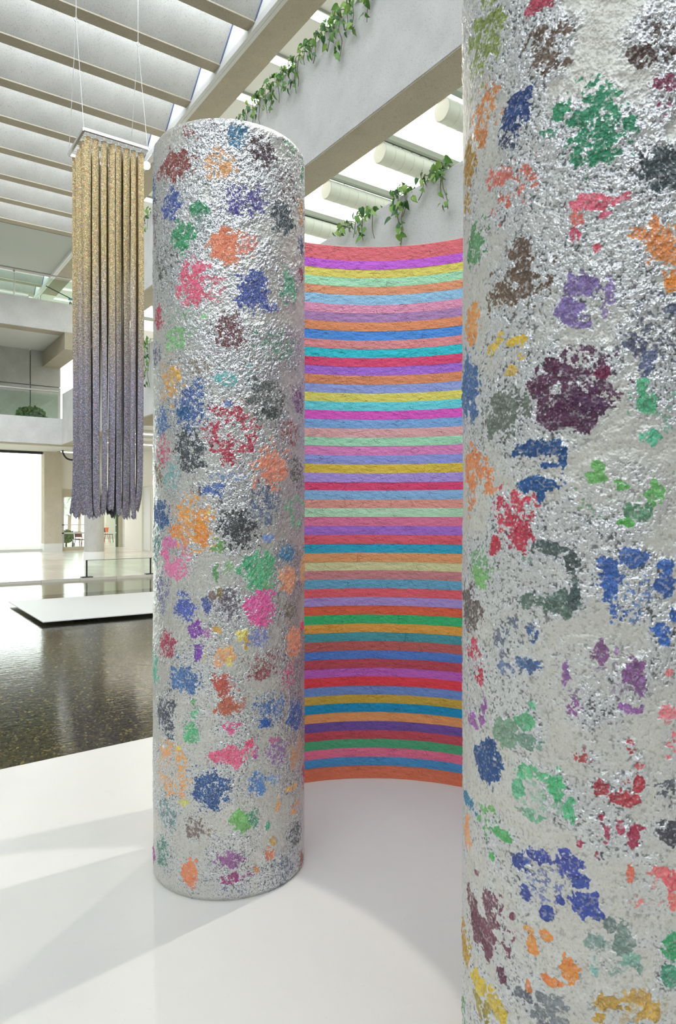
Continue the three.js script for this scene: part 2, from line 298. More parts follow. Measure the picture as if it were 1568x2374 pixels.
// each dab of colour: picture place, half width and height, colour, how much of the silver it covers
const LEFT = [
  [465, 613, 120, 90, '#a9aeb0', .05], [407, 384, 32, 38, '#8a4038', .72], [372, 405, 12, 20, '#8a4a42', .5], [437, 304, 14, 18, '#8f4a40', .4], [461, 320, 8, 9, '#a04a40', .45], [490, 287, 14, 12, '#7a5055', .35], [548, 313, 28, 26, '#3a7090', .66], [607, 354, 32, 34, '#4a3438', .6],
  [507, 381, 38, 38, '#d8a06c', .42], [524, 386, 14, 16, '#e0a468', .7], [484, 408, 8, 9, '#d89a50', .7], [672, 335, 16, 26, '#5f9a6c', .42], [667, 427, 20, 36, '#5a4c48', .4], [565, 466, 54, 40, '#56508c', .52], [545, 480, 12, 16, '#58509a', .6], [398, 473, 20, 36, '#44589c', .72],
  [456, 483, 18, 20, '#2f8a5c', .66], [422, 546, 25, 34, '#3a9462', .78], [466, 512, 24, 26, '#7d8f88', .4], [480, 485, 9, 14, '#2f8a5c', .45], [657, 507, 26, 38, '#38464a', .72], [527, 568, 36, 42, '#e8825c', .84], [577, 568, 26, 30, '#d87868', .45], [384, 609, 24, 46, '#55584e', .42],
  [447, 657, 34, 48, '#e0607c', .66], [495, 670, 34, 34, '#cf7080', .36], [464, 621, 22, 12, '#e87088', .66], [587, 672, 36, 46, '#3f4f96', .8], [619, 708, 24, 14, '#44549a', .55], [670, 667, 18, 36, '#4f9a78', .64], [369, 732, 10, 34, '#b04454', .74], [359, 502, 6, 60, '#5a3c4c', .45],
  [356, 440, 5, 40, '#3d6090', .6], [699, 495, 5, 30, '#c8924c', .6], [699, 573, 5, 22, '#2c3a6c', .66], [699, 638, 5, 22, '#8c3c50', .6], [700, 396, 4, 26, '#3f7f5c', .66], [638, 592, 22, 30, '#a8ac80', .2],
  [410, 787, 26, 28, '#7cba74', .6], [425, 753, 38, 36, '#90a890', .38], [473, 734, 9, 8, '#88cc80', .66], [529, 770, 40, 46, '#6c4044', .56], [643, 802, 48, 44, '#5a8870', .38], [362, 821, 8, 30, '#5c5878', .55], [396, 879, 24, 46, '#dca050', .55], [404, 872, 12, 22, '#e8b040', .55], [461, 850, 32, 28, '#8a7c68', .42],
  [524, 877, 30, 18, '#6ab0b0', .58], [580, 865, 8, 34, '#70a8a8', .35], [616, 925, 44, 50, '#565a58', .54], [628, 957, 18, 14, '#3e4440', .75], [691, 925, 14, 30, '#6c4470', .6], [444, 937, 36, 52, '#42609c', .6], [430, 959, 16, 18, '#2c5a8c', .76], [376, 974, 18, 36, '#5070a4', .54],
  [536, 1005, 52, 64, '#b03048', .72, 1], [529, 937, 14, 8, '#6a80b4', .6], [442, 1049, 36, 50, '#3c4248', .66], [379, 1042, 15, 30, '#c06078', .55], [672, 1005, 22, 28, '#8a4a4a', .48], [628, 1083, 42, 52, '#f08a6c', .7], [396, 1107, 18, 40, '#70a8a8', .45], [367, 1102, 8, 36, '#7c6a54', .54], [687, 1095, 16, 32, '#5a5450', .55],
  [502, 1134, 28, 22, '#4a68a8', .66], [524, 1102, 40, 24, '#7088b4', .32], [614, 1144, 34, 30, '#5a6480', .44], [456, 1136, 14, 14, '#4a5060', .55],
  [376, 1191, 20, 36, '#2c5488', .82], [442, 1218, 48, 60, '#ee9a48', .56], [466, 1232, 16, 34, '#ee8c34', .74], [403, 1232, 10, 14, '#ee8c40', .7], [488, 1186, 14, 8, '#d8c060', .55], [558, 1235, 44, 44, '#37383a', .72], [527, 1208, 22, 24, '#484a4c', .55], [614, 1179, 40, 40, '#5a6884', .48], [687, 1188, 18, 34, '#6aae84', .6, 1],
  [621, 1250, 13, 9, '#7a94cc', .85], [665, 1281, 22, 20, '#4a80a4', .7], [362, 1261, 9, 40, '#4c7f78', .55], [393, 1259, 16, 12, '#d878a8', .84], [405, 1319, 24, 22, '#ec7aa8', .74], [384, 1285, 10, 14, '#e070a0', .74], [422, 1295, 22, 34, '#d880a0', .38], [505, 1264, 22, 14, '#6c9a58', .55], [500, 1327, 10, 18, '#5f9a60', .55], [529, 1319, 12, 14, '#90b888', .55],
  [597, 1319, 44, 40, '#52ae78', .78], [573, 1300, 16, 14, '#44a074', .84], [621, 1356, 14, 12, '#6cb878', .55], [667, 1344, 20, 26, '#f0a078', .76], [701, 1319, 6, 40, '#e8a860', .66], [376, 1373, 14, 44, '#7c78a0', .5], [430, 1409, 26, 34, '#4a5cac', .64], [534, 1397, 30, 34, '#665c68', .58], [478, 1402, 11, 18, '#4c5c98', .76], [490, 1382, 8, 10, '#7c6c64', .76], [510, 1375, 10, 12, '#84744c', .64],
  [604, 1409, 32, 38, '#ec58a0', .8], [672, 1414, 14, 18, '#7c7060', .64], [454, 1457, 16, 20, '#8040a0', .84], [459, 1511, 11, 24, '#7c48a8', .9], [483, 1465, 14, 14, '#b070a8', .45], [386, 1499, 18, 34, '#a83c54', .66], [563, 1472, 14, 12, '#ecd878', .9], [573, 1487, 8, 16, '#d0a840', .76], [505, 1460, 10, 8, '#cca050', .76], [602, 1479, 24, 22, '#8084b8', .66],
  [522, 1518, 26, 20, '#f0aa70', .68], [505, 1537, 8, 12, '#f0a880', .84], [531, 1533, 8, 12, '#e0cc70', .66], [472, 1520, 6, 16, '#d8b060', .55], [682, 1489, 16, 34, '#ee8c68', .7], [607, 1540, 44, 26, '#8c5c5c', .38], [604, 1562, 36, 14, '#8a4a4c', .56], [667, 1569, 18, 30, '#c0587c', .56], [427, 1576, 32, 34, '#4870a8', .7], [512, 1583, 20, 18, '#b85448', .85], [359, 1552, 5, 40, '#5ab090', .66], [701, 1453, 4, 12, '#d04060', .76],
  [384, 1653, 20, 44, '#4a4c58', .66], [393, 1708, 10, 8, '#3c4c5c', .76], [444, 1696, 18, 30, '#58b47c', .74], [454, 1653, 10, 14, '#60b880', .55], [447, 1628, 6, 6, '#58a060', .76], [527, 1638, 24, 22, '#b8644c', .84], [519, 1595, 24, 16, '#c05c4c', .74], [563, 1636, 12, 20, '#b06c58', .55], [626, 1643, 32, 36, '#4a6ca4', .54], [616, 1674, 12, 12, '#2c5cac', .84], [684, 1660, 16, 40, '#3c5498', .7],
  [539, 1687, 26, 16, '#e05c90', .5], [577, 1723, 10, 14, '#e04870', .76], [594, 1745, 8, 16, '#a84890', .66], [524, 1752, 48, 20, '#ec6488', .84], [546, 1774, 10, 10, '#f07090', .66], [638, 1747, 26, 28, '#946ca0', .6], [636, 1716, 12, 10, '#b85c88', .55], [405, 1786, 38, 56, '#f0a868', .6, 1], [384, 1745, 16, 12, '#eca878', .76], [422, 1842, 10, 10, '#e8a070', .66], [425, 1861, 12, 10, '#ccc870', .66], [415, 1735, 8, 6, '#e8cc58', .76],
  [490, 1832, 44, 46, '#33588f', .75], [599, 1818, 20, 24, '#5080bc', .7], [633, 1808, 12, 14, '#7098cc', .66], [677, 1827, 14, 10, '#e0a860', .66], [645, 1864, 6, 16, '#eca868', .66], [684, 1873, 10, 14, '#d89860', .55], [687, 1745, 16, 36, '#c89068', .55], [388, 1888, 20, 34, '#6f9090', .5], [454, 1919, 26, 28, '#807068', .54], [485, 1929, 14, 14, '#a08878', .4], [558, 1907, 24, 28, '#76b464', .9], [587, 1900, 18, 20, '#3f8c6c', .55], [621, 1917, 5, 10, '#3f9c78', .66],
  [376, 1980, 14, 34, '#5f9080', .64], [684, 1939, 16, 28, '#585c60', .55], [624, 1982, 10, 14, '#e08058', .76], [633, 1953, 8, 10, '#d0a050', .66], [442, 2023, 20, 28, '#f58a60', .9], [531, 1994, 30, 18, '#946090', .7], [536, 2040, 24, 12, '#9c4478', .66], [585, 2021, 12, 12, '#985488', .45], [594, 2016, 8, 8, '#c88048', .66], [645, 2023, 34, 34, '#6c7484', .44], [543, 2065, 36, 18, '#7c8098', .34], [697, 1997, 7, 18, '#a06048', .55], [357, 1982, 3, 20, '#9c4c8c', .76], [705, 1796, 4, 24, '#b03860', .76],
];
const RIGHT = [
  [1504, 97, 60, 50, '#5c504c', .36], [1377, 697, 56, 56, '#8c80a8', .28], [1507, 768, 60, 80, '#686a78', .32], [1449, 1150, 100, 70, '#88a888', .16], [1471, 1368, 60, 60, '#6c88b8', .24], [1394, 1582, 90, 80, '#9c8ca0', .26], [1254, 1848, 60, 52, '#a0c0ac', .42], [1267, 2052, 50, 46, '#7c84b0', .32], [1420, 2220, 40, 36, '#a0b4ac', .42], [1514, 2072, 50, 46, '#dca0a0', .22], [1449, 2344, 80, 34, '#c0b090', .42], [1196, 1216, 46, 26, '#c85c68', .48], [1199, 1466, 42, 26, '#6c7888', .42],
  [1131, 81, 40, 85, '#8a9a50', .58], [1248, 8, 48, 18, '#b04058', .9], [1267, 113, 52, 62, '#6c5a4c', .58], [1319, 62, 30, 18, '#705c50', .52], [1497, 130, 34, 26, '#54403a', .62], [1559, 117, 12, 10, '#54403a', .84], [1125, 259, 28, 60, '#d88848', .58], [1154, 210, 10, 12, '#e08c48', .64], [1199, 259, 36, 40, '#24427c', .84], [1190, 311, 30, 36, '#3c4660', .44], [1384, 291, 72, 90, '#2f8a64', .7], [1306, 249, 24, 24, '#3a9468', .76], [1271, 308, 22, 18, '#3f9070', .54], [1458, 288, 18, 16, '#2f8a64', .84], [1400, 360, 50, 26, '#2f8a64', .6],
  [1543, 200, 30, 26, '#863c58', .64], [1539, 253, 20, 40, '#9c4868', .38], [1530, 392, 56, 54, '#3e4a4c', .74], [1086, 402, 12, 80, '#b08838', .64], [1160, 411, 28, 30, '#d87868', .64], [1222, 424, 24, 46, '#d87868', .44], [1170, 479, 26, 30, '#c86c5c', .38], [1384, 466, 58, 22, '#e4687c', .9], [1342, 505, 20, 22, '#e88078', .64], [1332, 547, 18, 30, '#d85c74', .38], [1400, 499, 14, 8, '#d86880', .76], [1384, 580, 10, 14, '#e05c6c', .54], [1540, 563, 56, 60, '#e08c50', .54], [1105, 560, 22, 52, '#5a9462', .7], [1206, 580, 30, 24, '#6a5446', .76],
  [1196, 658, 66, 62, '#6e5a4a', .6], [1342, 665, 34, 30, '#8470a8', .8], [1316, 720, 34, 30, '#8874b0', .86], [1410, 697, 16, 40, '#8c78b0', .55], [1345, 755, 20, 8, '#8470a8', .76], [1096, 746, 18, 48, '#ee9a50', .88], [1556, 661, 16, 22, '#ee8c34', .92], [1199, 791, 28, 10, '#e8c040', .85], [1212, 823, 10, 24, '#e8c040', .66], [1147, 804, 16, 16, '#e4c050', .76], [1186, 859, 20, 10, '#e0b840', .66], [1157, 775, 10, 6, '#d8b040', .66], [1500, 840, 26, 26, '#5c6484', .76], [1475, 800, 22, 16, '#585c74', .66], [1559, 717, 14, 10, '#505870', .76], [1092, 901, 20, 68, '#4a70a4', .92],
  [1332, 892, 92, 80, '#58324e', .62], [1326, 966, 64, 32, '#552c4c', .92], [1371, 927, 40, 28, '#502c50', .84], [1283, 846, 26, 18, '#5c304c', .84], [1248, 892, 26, 20, '#5c304c', .84], [1395, 865, 18, 12, '#7c2c50', .8], [1170, 956, 44, 58, '#707a70', .74], [1497, 930, 32, 42, '#5ab084', .84], [1507, 1011, 26, 18, '#5cb890', .84], [1549, 943, 24, 50, '#84a898', .44], [1248, 1040, 62, 18, '#245088', .92], [1306, 1066, 9, 30, '#1f4c84', .9], [1254, 1125, 46, 16, '#205490', .94], [1251, 1151, 10, 12, '#205490', .96], [1280, 1079, 28, 8, '#2c5490', .66],
  [1374, 1108, 28, 14, '#6cae60', .9], [1387, 1083, 12, 16, '#6cae60', .76], [1520, 1144, 26, 30, '#6cb464', .76], [1442, 1128, 22, 12, '#64ac5c', .66], [1484, 1186, 30, 22, '#5f9070', .76], [1449, 1212, 30, 8, '#5aae54', .86], [1102, 1086, 24, 44, '#e48a54', .8], [1131, 1118, 16, 36, '#e48a54', .66], [1091, 1157, 10, 40, '#e48a54', .56], [1190, 1183, 48, 40, '#d0485c', .58], [1206, 1160, 24, 12, '#dc4c60', .76],
  [1209, 1239, 30, 38, '#c43c54', .84], [1151, 1268, 14, 22, '#b83048', .9], [1280, 1275, 40, 18, '#54645f', .85], [1326, 1307, 18, 24, '#4a5654', .8], [1332, 1349, 8, 30, '#6a7a74', .56], [1300, 1398, 44, 28, '#647a70', .9], [1228, 1391, 26, 16, '#6a7f74', .8], [1219, 1300, 14, 12, '#8a9c92', .66], [1329, 1381, 14, 24, '#4c5c5c', .85], [1468, 1291, 38, 20, '#4468ac', .85], [1410, 1342, 28, 46, '#3c64ac', .85], [1536, 1310, 22, 12, '#3c68b0', .85], [1543, 1355, 22, 26, '#3a60a8', .85], [1536, 1466, 26, 24, '#3a68b8', .9], [1559, 1427, 14, 30, '#3a68b8', .85], [1436, 1420, 24, 30, '#4468ac', .54],
  [1121, 1336, 24, 26, '#80b870', .76], [1115, 1307, 26, 40, '#7caa7c', .44], [1091, 1414, 16, 56, '#6c605c', .76], [1222, 1543, 36, 18, '#5070a0', .85], [1173, 1553, 20, 14, '#7080a0', .76], [1235, 1466, 12, 18, '#48689c', .76], [1160, 1495, 14, 30, '#7c8090', .54], [1099, 1511, 16, 26, '#c8485c', .66], [1110, 1560, 12, 20, '#c03850', .66], [1471, 1560, 24, 26, '#8c5c90', .9], [1484, 1595, 16, 36, '#8c6494', .85], [1458, 1644, 32, 16, '#9464a0', .76], [1394, 1508, 14, 24, '#865c88', .84], [1309, 1573, 12, 30, '#9068a0', .84], [1431, 1511, 7, 10, '#9870a0', .92], [1371, 1517, 18, 10, '#806080', .66], [1332, 1644, 20, 20, '#946098', .34],
  [1096, 1670, 10, 20, '#a868b0', .85], [1117, 1673, 7, 24, '#a060a8', .85], [1121, 1637, 6, 20, '#a060a8', .56], [1180, 1705, 30, 26, '#84a68c', .9], [1222, 1676, 24, 20, '#6cb488', .76], [1228, 1718, 26, 20, '#80a090', .76], [1232, 1637, 9, 9, '#7cc49c', .85], [1128, 1770, 34, 50, '#204c84', .95], [1549, 1660, 20, 24, '#ec8088', .66], [1559, 1734, 14, 40, '#ec7c84', .54], [1551, 1560, 8, 8, '#f08080', .76], [1462, 1734, 12, 20, '#b84850', .76], [1355, 1760, 20, 18, '#b85454', .44], [1484, 1773, 10, 22, '#c06060', .44],
  [1241, 1796, 46, 20, '#6cbf8c', .8], [1290, 1816, 16, 36, '#5cc084', .85], [1322, 1874, 14, 36, '#5cb884', .8], [1203, 1829, 14, 34, '#6cc094', .76], [1241, 1893, 36, 14, '#7cb894', .66], [1484, 1812, 16, 20, '#b83c48', .9], [1394, 1829, 16, 16, '#b4404c', .9], [1449, 1851, 32, 16, '#b04048', .9], [1449, 1809, 24, 16, '#b85c60', .44], [1394, 1900, 9, 14, '#a83850', .84], [1410, 1935, 9, 24, '#b05068', .66], [1468, 1948, 16, 30, '#a83c58', .9], [1478, 1922, 20, 7, '#a83850', .76], [1439, 1922, 9, 14, '#b04860', .66], [1345, 1958, 7, 8, '#a83850', .76], [1387, 1984, 10, 12, '#b05068', .66],
  [1549, 1932, 24, 36, '#4c4c54', .8], [1552, 1845, 22, 50, '#60646c', .44], [1248, 1987, 24, 22, '#4854a4', .85], [1206, 2003, 18, 22, '#4456a0', .85], [1313, 2003, 34, 26, '#4650a0', .8], [1352, 2046, 24, 20, '#4458a8', .9], [1361, 2097, 42, 32, '#3e50a0', .96], [1267, 2120, 18, 14, '#3a4c98', .9], [1215, 2068, 10, 24, '#4854a0', .66], [1300, 2091, 12, 14, '#4050a0', .85], [1131, 1910, 26, 34, '#6cae6c', .58], [1170, 1939, 26, 14, '#5fb46c', .9], [1141, 1987, 8, 16, '#5fb46c', .66], [1138, 1877, 10, 6, '#7cb868', .76], [1086, 1858, 12, 18, '#3c80a4', .76], [1083, 1935, 7, 36, '#f0a878', .85],
  [1125, 2162, 32, 50, '#7c4c5c', .9], [1138, 2091, 22, 30, '#7c5060', .66], [1092, 2091, 12, 44, '#744854', .66], [1186, 2127, 10, 10, '#80485a', .9], [1173, 2182, 14, 30, '#80505f', .54], [1164, 2266, 12, 22, '#6c3c50', .76], [1105, 2026, 8, 8, '#885868', .76], [1235, 2195, 14, 26, '#ec9850', .9], [1267, 2175, 18, 12, '#ec9048', .9], [1319, 2253, 26, 34, '#ee9048', .9], [1284, 2279, 24, 10, '#ec8c4c', .85], [1225, 2289, 10, 16, '#e89860', .66], [1225, 2156, 10, 8, '#e8a050', .76],
  [1449, 2185, 24, 36, '#7c9088', .9], [1416, 2146, 16, 18, '#6c7c78', .9], [1458, 2224, 20, 16, '#84b0a0', .76], [1381, 2188, 22, 18, '#88a098', .8], [1377, 2234, 12, 24, '#8cc0b8', .54], [1484, 2250, 6, 14, '#7c9c90', .85], [1533, 2023, 26, 12, '#f07878', .9], [1559, 2049, 16, 30, '#f06870', .9], [1562, 2101, 12, 22, '#f07870', .76], [1462, 2029, 8, 20, '#e47860', .76], [1471, 2104, 22, 18, '#e88880', .34], [1559, 2198, 22, 28, '#44a870', .96], [1552, 2259, 22, 28, '#4c9c7c', .96],
  [1112, 2285, 18, 26, '#dcc048', .92], [1147, 2321, 20, 30, '#d8bc48', .84], [1118, 2337, 20, 30, '#a89848', .66], [1164, 2360, 8, 24, '#d8bc48', .85], [1079, 2201, 9, 44, '#c09838', .76], [1215, 2311, 28, 16, '#6c7078', .76], [1280, 2327, 34, 22, '#84888c', .85], [1267, 2360, 40, 20, '#808488', .66], [1410, 2324, 36, 18, '#c8a050', .85], [1484, 2318, 34, 20, '#cca45c', .8], [1504, 2344, 34, 24, '#cca450', .76], [1390, 2360, 24, 14, '#c8a048', .76], [1075, 2344, 6, 30, '#6ca070', .66],
];
function pillar(label, X, Z, dabs, y0, y1, s0, grain, shine) {   // grain: how fine the crumbs are, shine: how metallic the silver
  const D = Math.hypot(X, Z), dir = [X / D, Z / D], side = [Z / D, -X / D];                // unit vectors towards the pillar and to its right
  const AW = Math.PI * RAD, TW = 1024, TH = 2048;                                          // the near half is painted; the far half mirrors it
  const spots = [];
  for (const [px, py, rx, ry, hex, cov, ring] of dabs) {
    const hit = (x) => {
      const u = (x - CX) / F, n = Math.hypot(u, 1), d = [u / n, 1 / n], along = d[0] * X + d[1] * Z, off2 = D * D - along * along, t = off2 < RAD * RAD ? along - Math.sqrt(RAD * RAD - off2) : along;
      const P = [d[0] * t - X, d[1] * t - Z], ang = Math.atan2(P[0] * side[0] + P[1] * side[1], -(P[0] * dir[0] + P[1] * dir[1])); return [ang, d[1] * t];
    };
    const [ang, z] = hit(px), l = hit(px - rx)[0], r = hit(px + rx)[0];
    spots.push({ s: (l + r) / 2 * RAD, y: EYE + (HORIZON - py) * z / F, rx: Math.max(0.006, (r - l) / 2 * RAD), ry: ry * z / F, c: lin(hex), cov, ring });
  }
  const colA = new Float32Array(TW * TH * 3), met = new Float32Array(TW * TH), rgh = new Float32Array(TW * TH), hgt = new Float32Array(TW * TH);
  const N = (x) => clamp((x - 0.5) * 2.1 + 0.5), fine2 = (s, y) => vnoise(s * 40, y * 40, s0 + 703);
  const crumbA = new Float32Array(TW * TH), roughAt = new Float32Array(TW * TH);
  for (const b of spots) {                                   // the plaster is crumbly round the dabs, trowelled smooth between them
    const i0 = Math.max(0, Math.floor(((b.s - b.rx * 1.7) / AW + 0.5) * TW)), i1 = Math.min(TW - 1, Math.ceil(((b.s + b.rx * 1.7) / AW + 0.5) * TW));
    const j0 = Math.max(0, Math.floor((b.y - b.ry * 1.7 - y0) / (y1 - y0) * TH)), j1 = Math.min(TH - 1, Math.ceil((b.y + b.ry * 1.7 - y0) / (y1 - y0) * TH));
    for (let j = j0; j <= j1; j++) for (let i = i0; i <= i1; i++) { const d = Math.hypot(((i / TW - 0.5) * AW - b.s) / b.rx, (y0 + (j / TH) * (y1 - y0) - b.y) / b.ry), k = j * TW + i; roughAt[k] = Math.max(roughAt[k], 1 - sstep(0.9, 1.7, d)); }
  }
  for (let j = 0; j < TH; j++) for (let i = 0; i < TW; i++) {
    const s = (i / TW - 0.5) * AW, y = y0 + (j / TH) * (y1 - y0), k = j * TW + i;
    const low = N(fbm(s * 6, y * 6, s0, 2)), med = fbm(s * 30, y * 30, s0 + 3, 3), fine = N(fbm(s * 115 * grain, y * 115 * grain, s0 + 5, 3)), grit = vnoise(s * 380 * grain, y * 380 * grain, s0 + 9), tiny = N(fbm(s * 210 * grain, y * 210 * grain, s0 + 7, 2));
    const rough = clamp(0.12 + 0.25 * shine + 0.88 * sstep(0.24, 0.66, low * 0.7 + 0.6 * (med - 0.3)) * (0.7 + 0.3 * roughAt[k]) + 0.4 * roughAt[k]); crumbA[k] = 0.35 * fine + 0.65 * tiny;
    const cr = sstep(0.3, 0.7, fine), creviceShade = 1 - 0.76 * Math.max(rough, 0.3) * sstep(0.3, 0.12, 0.7 * tiny + 0.3 * fine), warm = 1 - rough, flake = rough * (0.35 * cr + 0.4 * tiny + 0.25 * grit);  // low pits between the crumbs are painted darker, crevice shade held in the colour
    const sil = (0.66 + 0.1 * (med - 0.5) + 0.12 * rough * (tiny - 0.4) + 0.12 * (grit - 0.5)) * creviceShade; colA[3 * k] = (1 + 0.04 * warm) * sil; colA[3 * k + 1] = (1.015 - 0.0 * warm) * sil; colA[3 * k + 2] = (1.04 - 0.13 * warm) * sil;
    met[k] = Math.min(1, 0.3 + 0.6 * rough * grit + shine * 0.5); rgh[k] = 0.58 - 0.26 * rough * cr - 0.12 * shine; hgt[k] = 0.22 * med + 0.16 * (1 - rough) * (0.6 * fine + 0.4 * tiny) + 0.66 * flake;
  }
  spots.forEach((b, n) => {
    const mx = 1.5, i0 = Math.max(0, Math.floor(((b.s - b.rx * mx) / AW + 0.5) * TW)), i1 = Math.min(TW - 1, Math.ceil(((b.s + b.rx * mx) / AW + 0.5) * TW));
    const j0 = Math.max(0, Math.floor((b.y - b.ry * mx - y0) / (y1 - y0) * TH)), j1 = Math.min(TH - 1, Math.ceil((b.y + b.ry * mx - y0) / (y1 - y0) * TH));
    for (let j = j0; j <= j1; j++) for (let i = i0; i <= i1; i++) {
      const s = (i / TW - 0.5) * AW, y = y0 + (j / TH) * (y1 - y0), k = j * TW + i, wob = fbm(s * 30, y * 30, s0 + 40 + n, 2);
      const rag = fbm(s * 75 * grain, y * 75 * grain, s0 + 140 + n, 2), d = Math.hypot((s - b.s) / b.rx, (y - b.y) / b.ry) + 1.0 * (wob - 0.5) + 0.7 * (rag - 0.5);
      let f = 1 - sstep(0.6, 1.42, d); if (b.ring) f *= 0.3 + 0.7 * sstep(0.35, 0.75, d);
      if (f <= 0) continue;
      const nz = clamp((0.5 * N(fbm(s * 55 * grain, y * 55 * grain, s0 + 90 + n * 3, 3)) + 0.5 * crumbA[k] - 0.5) * 1.25 + 0.5), fleck = sstep(0.6, 0.68, 0.7 * vnoise(s * 210 * grain, y * 210 * grain, s0 + 700) + 0.3 * vnoise(s * 420, y * 420, s0 + 701) + 0.1 * (fine2(s, y) - 0.5)), a = sstep(-0.01, 0.05, b.cov * f * 1.06 - nz * 0.95) * 0.97 * (1 - (0.66 - 0.36 * b.cov + 0.1 * shine) * fleck);
      const tone = 0.62 + 0.5 * fbm(s * 45, y * 45, s0 + 300 + n, 2) + 0.34 * vnoise(s * 170, y * 170, s0 + 500);
      for (let c = 0; c < 3; c++) colA[3 * k + c] += (Math.min(0.9, b.c[c] * 1.08 * tone) - colA[3 * k + c]) * a;
      met[k] *= 1 - 0.94 * a; rgh[k] += (0.62 - rgh[k]) * a; hgt[k] += 0.08 * a + 0.2 * a * (crumbA[k] - 0.5) + 0.25 * f * b.cov * (crumbA[k] - 0.5) * (1 - a);
    }
  });
  const mk = (fn) => { const d = new Uint8Array(TW * TH * 4); for (let k = 0; k < TW * TH; k++) { const p = fn(k); d[4 * k] = p[0]; d[4 * k + 1] = p[1]; d[4 * k + 2] = p[2]; d[4 * k + 3] = 255; } return new THREE.DataTexture(d, TW, TH); };
  const wrap = THREE.MirroredRepeatWrapping;
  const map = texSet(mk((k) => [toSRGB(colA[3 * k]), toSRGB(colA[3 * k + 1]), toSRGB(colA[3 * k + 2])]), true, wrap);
  const orm = texSet(mk((k) => [255, 255 * rgh[k], 255 * met[k]]), false, wrap), bump = texSet(mk((k) => grey(hgt[k])), false, wrap);
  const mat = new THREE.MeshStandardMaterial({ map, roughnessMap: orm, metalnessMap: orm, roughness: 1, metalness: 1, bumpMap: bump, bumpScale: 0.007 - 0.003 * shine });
  const hAt = (u, v) => { const i = Math.min(TW - 1, Math.max(0, Math.round((u - Math.floor(u)) * TW))), j = Math.min(TH - 1, Math.max(0, Math.round(clamp(v) * (TH - 1)))); return hgt[j * TW + i]; };
  // skin of the pillar: real relief of several millimetres
  const NU = 420, NV = 520, pos = [], uv = [], idx = [];
  for (let j = 0; j <= NV; j++) for (let i = 0; i <= NU; i++) {
    const a = -Math.PI + 2 * Math.PI * i / NU, y = COL_H * j / NV, u = a * RAD / AW + 0.5, v = (y - y0) / (y1 - y0), um = u < 0 ? -u : u > 1 ? 2 - u : u, vm = v < 0 ? -v : v > 1 ? 2 - v : v;
    let h = 0; for (const [du, dv] of [[0, 0], [0.003, 0], [-0.003, 0], [0, 0.001], [0, -0.001]]) h += hAt(clamp(um + du, 0, 0.999), vm + dv) / 5;
    const edge = Math.min(sstep(0, 0.02, y), sstep(COL_H, COL_H - 0.02, y)), r = RAD - 0.006 + 0.012 * h * (0.4 + 0.6 * edge) - 0.008 * (1 - edge);
    pos.push(Math.sin(a) * r, y, Math.cos(a) * r); uv.push(u, v);
  }
  for (let j = 0; j < NV; j++) for (let i = 0; i < NU; i++) { const a = j * (NU + 1) + i, b = a + 1, c = a + NU + 1, d = c + 1; idx.push(a, b, d, a, d, c); }
  const g = new THREE.BufferGeometry(); g.setAttribute('position', new THREE.Float32BufferAttribute(pos, 3)); g.setAttribute('uv', new THREE.Float32BufferAttribute(uv, 2)); g.setIndex(idx); g.computeVertexNormals();
  const w = W(X, Z), t = thing('painted_pillar', label, 'pillar', w, Math.atan2(-w[0], -w[2]));
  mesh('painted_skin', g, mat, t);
  mesh('top_cap', new THREE.CylinderGeometry(RAD - 0.022, RAD - 0.022, 0.03, 96).translate(0, COL_H - 0.017, 0), plain([0.6, 0.45, 0.38], 0.8), t);
  return t;
}
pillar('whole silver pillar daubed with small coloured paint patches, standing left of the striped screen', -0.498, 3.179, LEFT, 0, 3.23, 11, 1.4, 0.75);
pillar('nearest silver pillar at the right, cut off by the frame, with large coloured paint patches', 0.660, 1.728, RIGHT, 0.3, 2.95, 511, 1.05, 0.12);

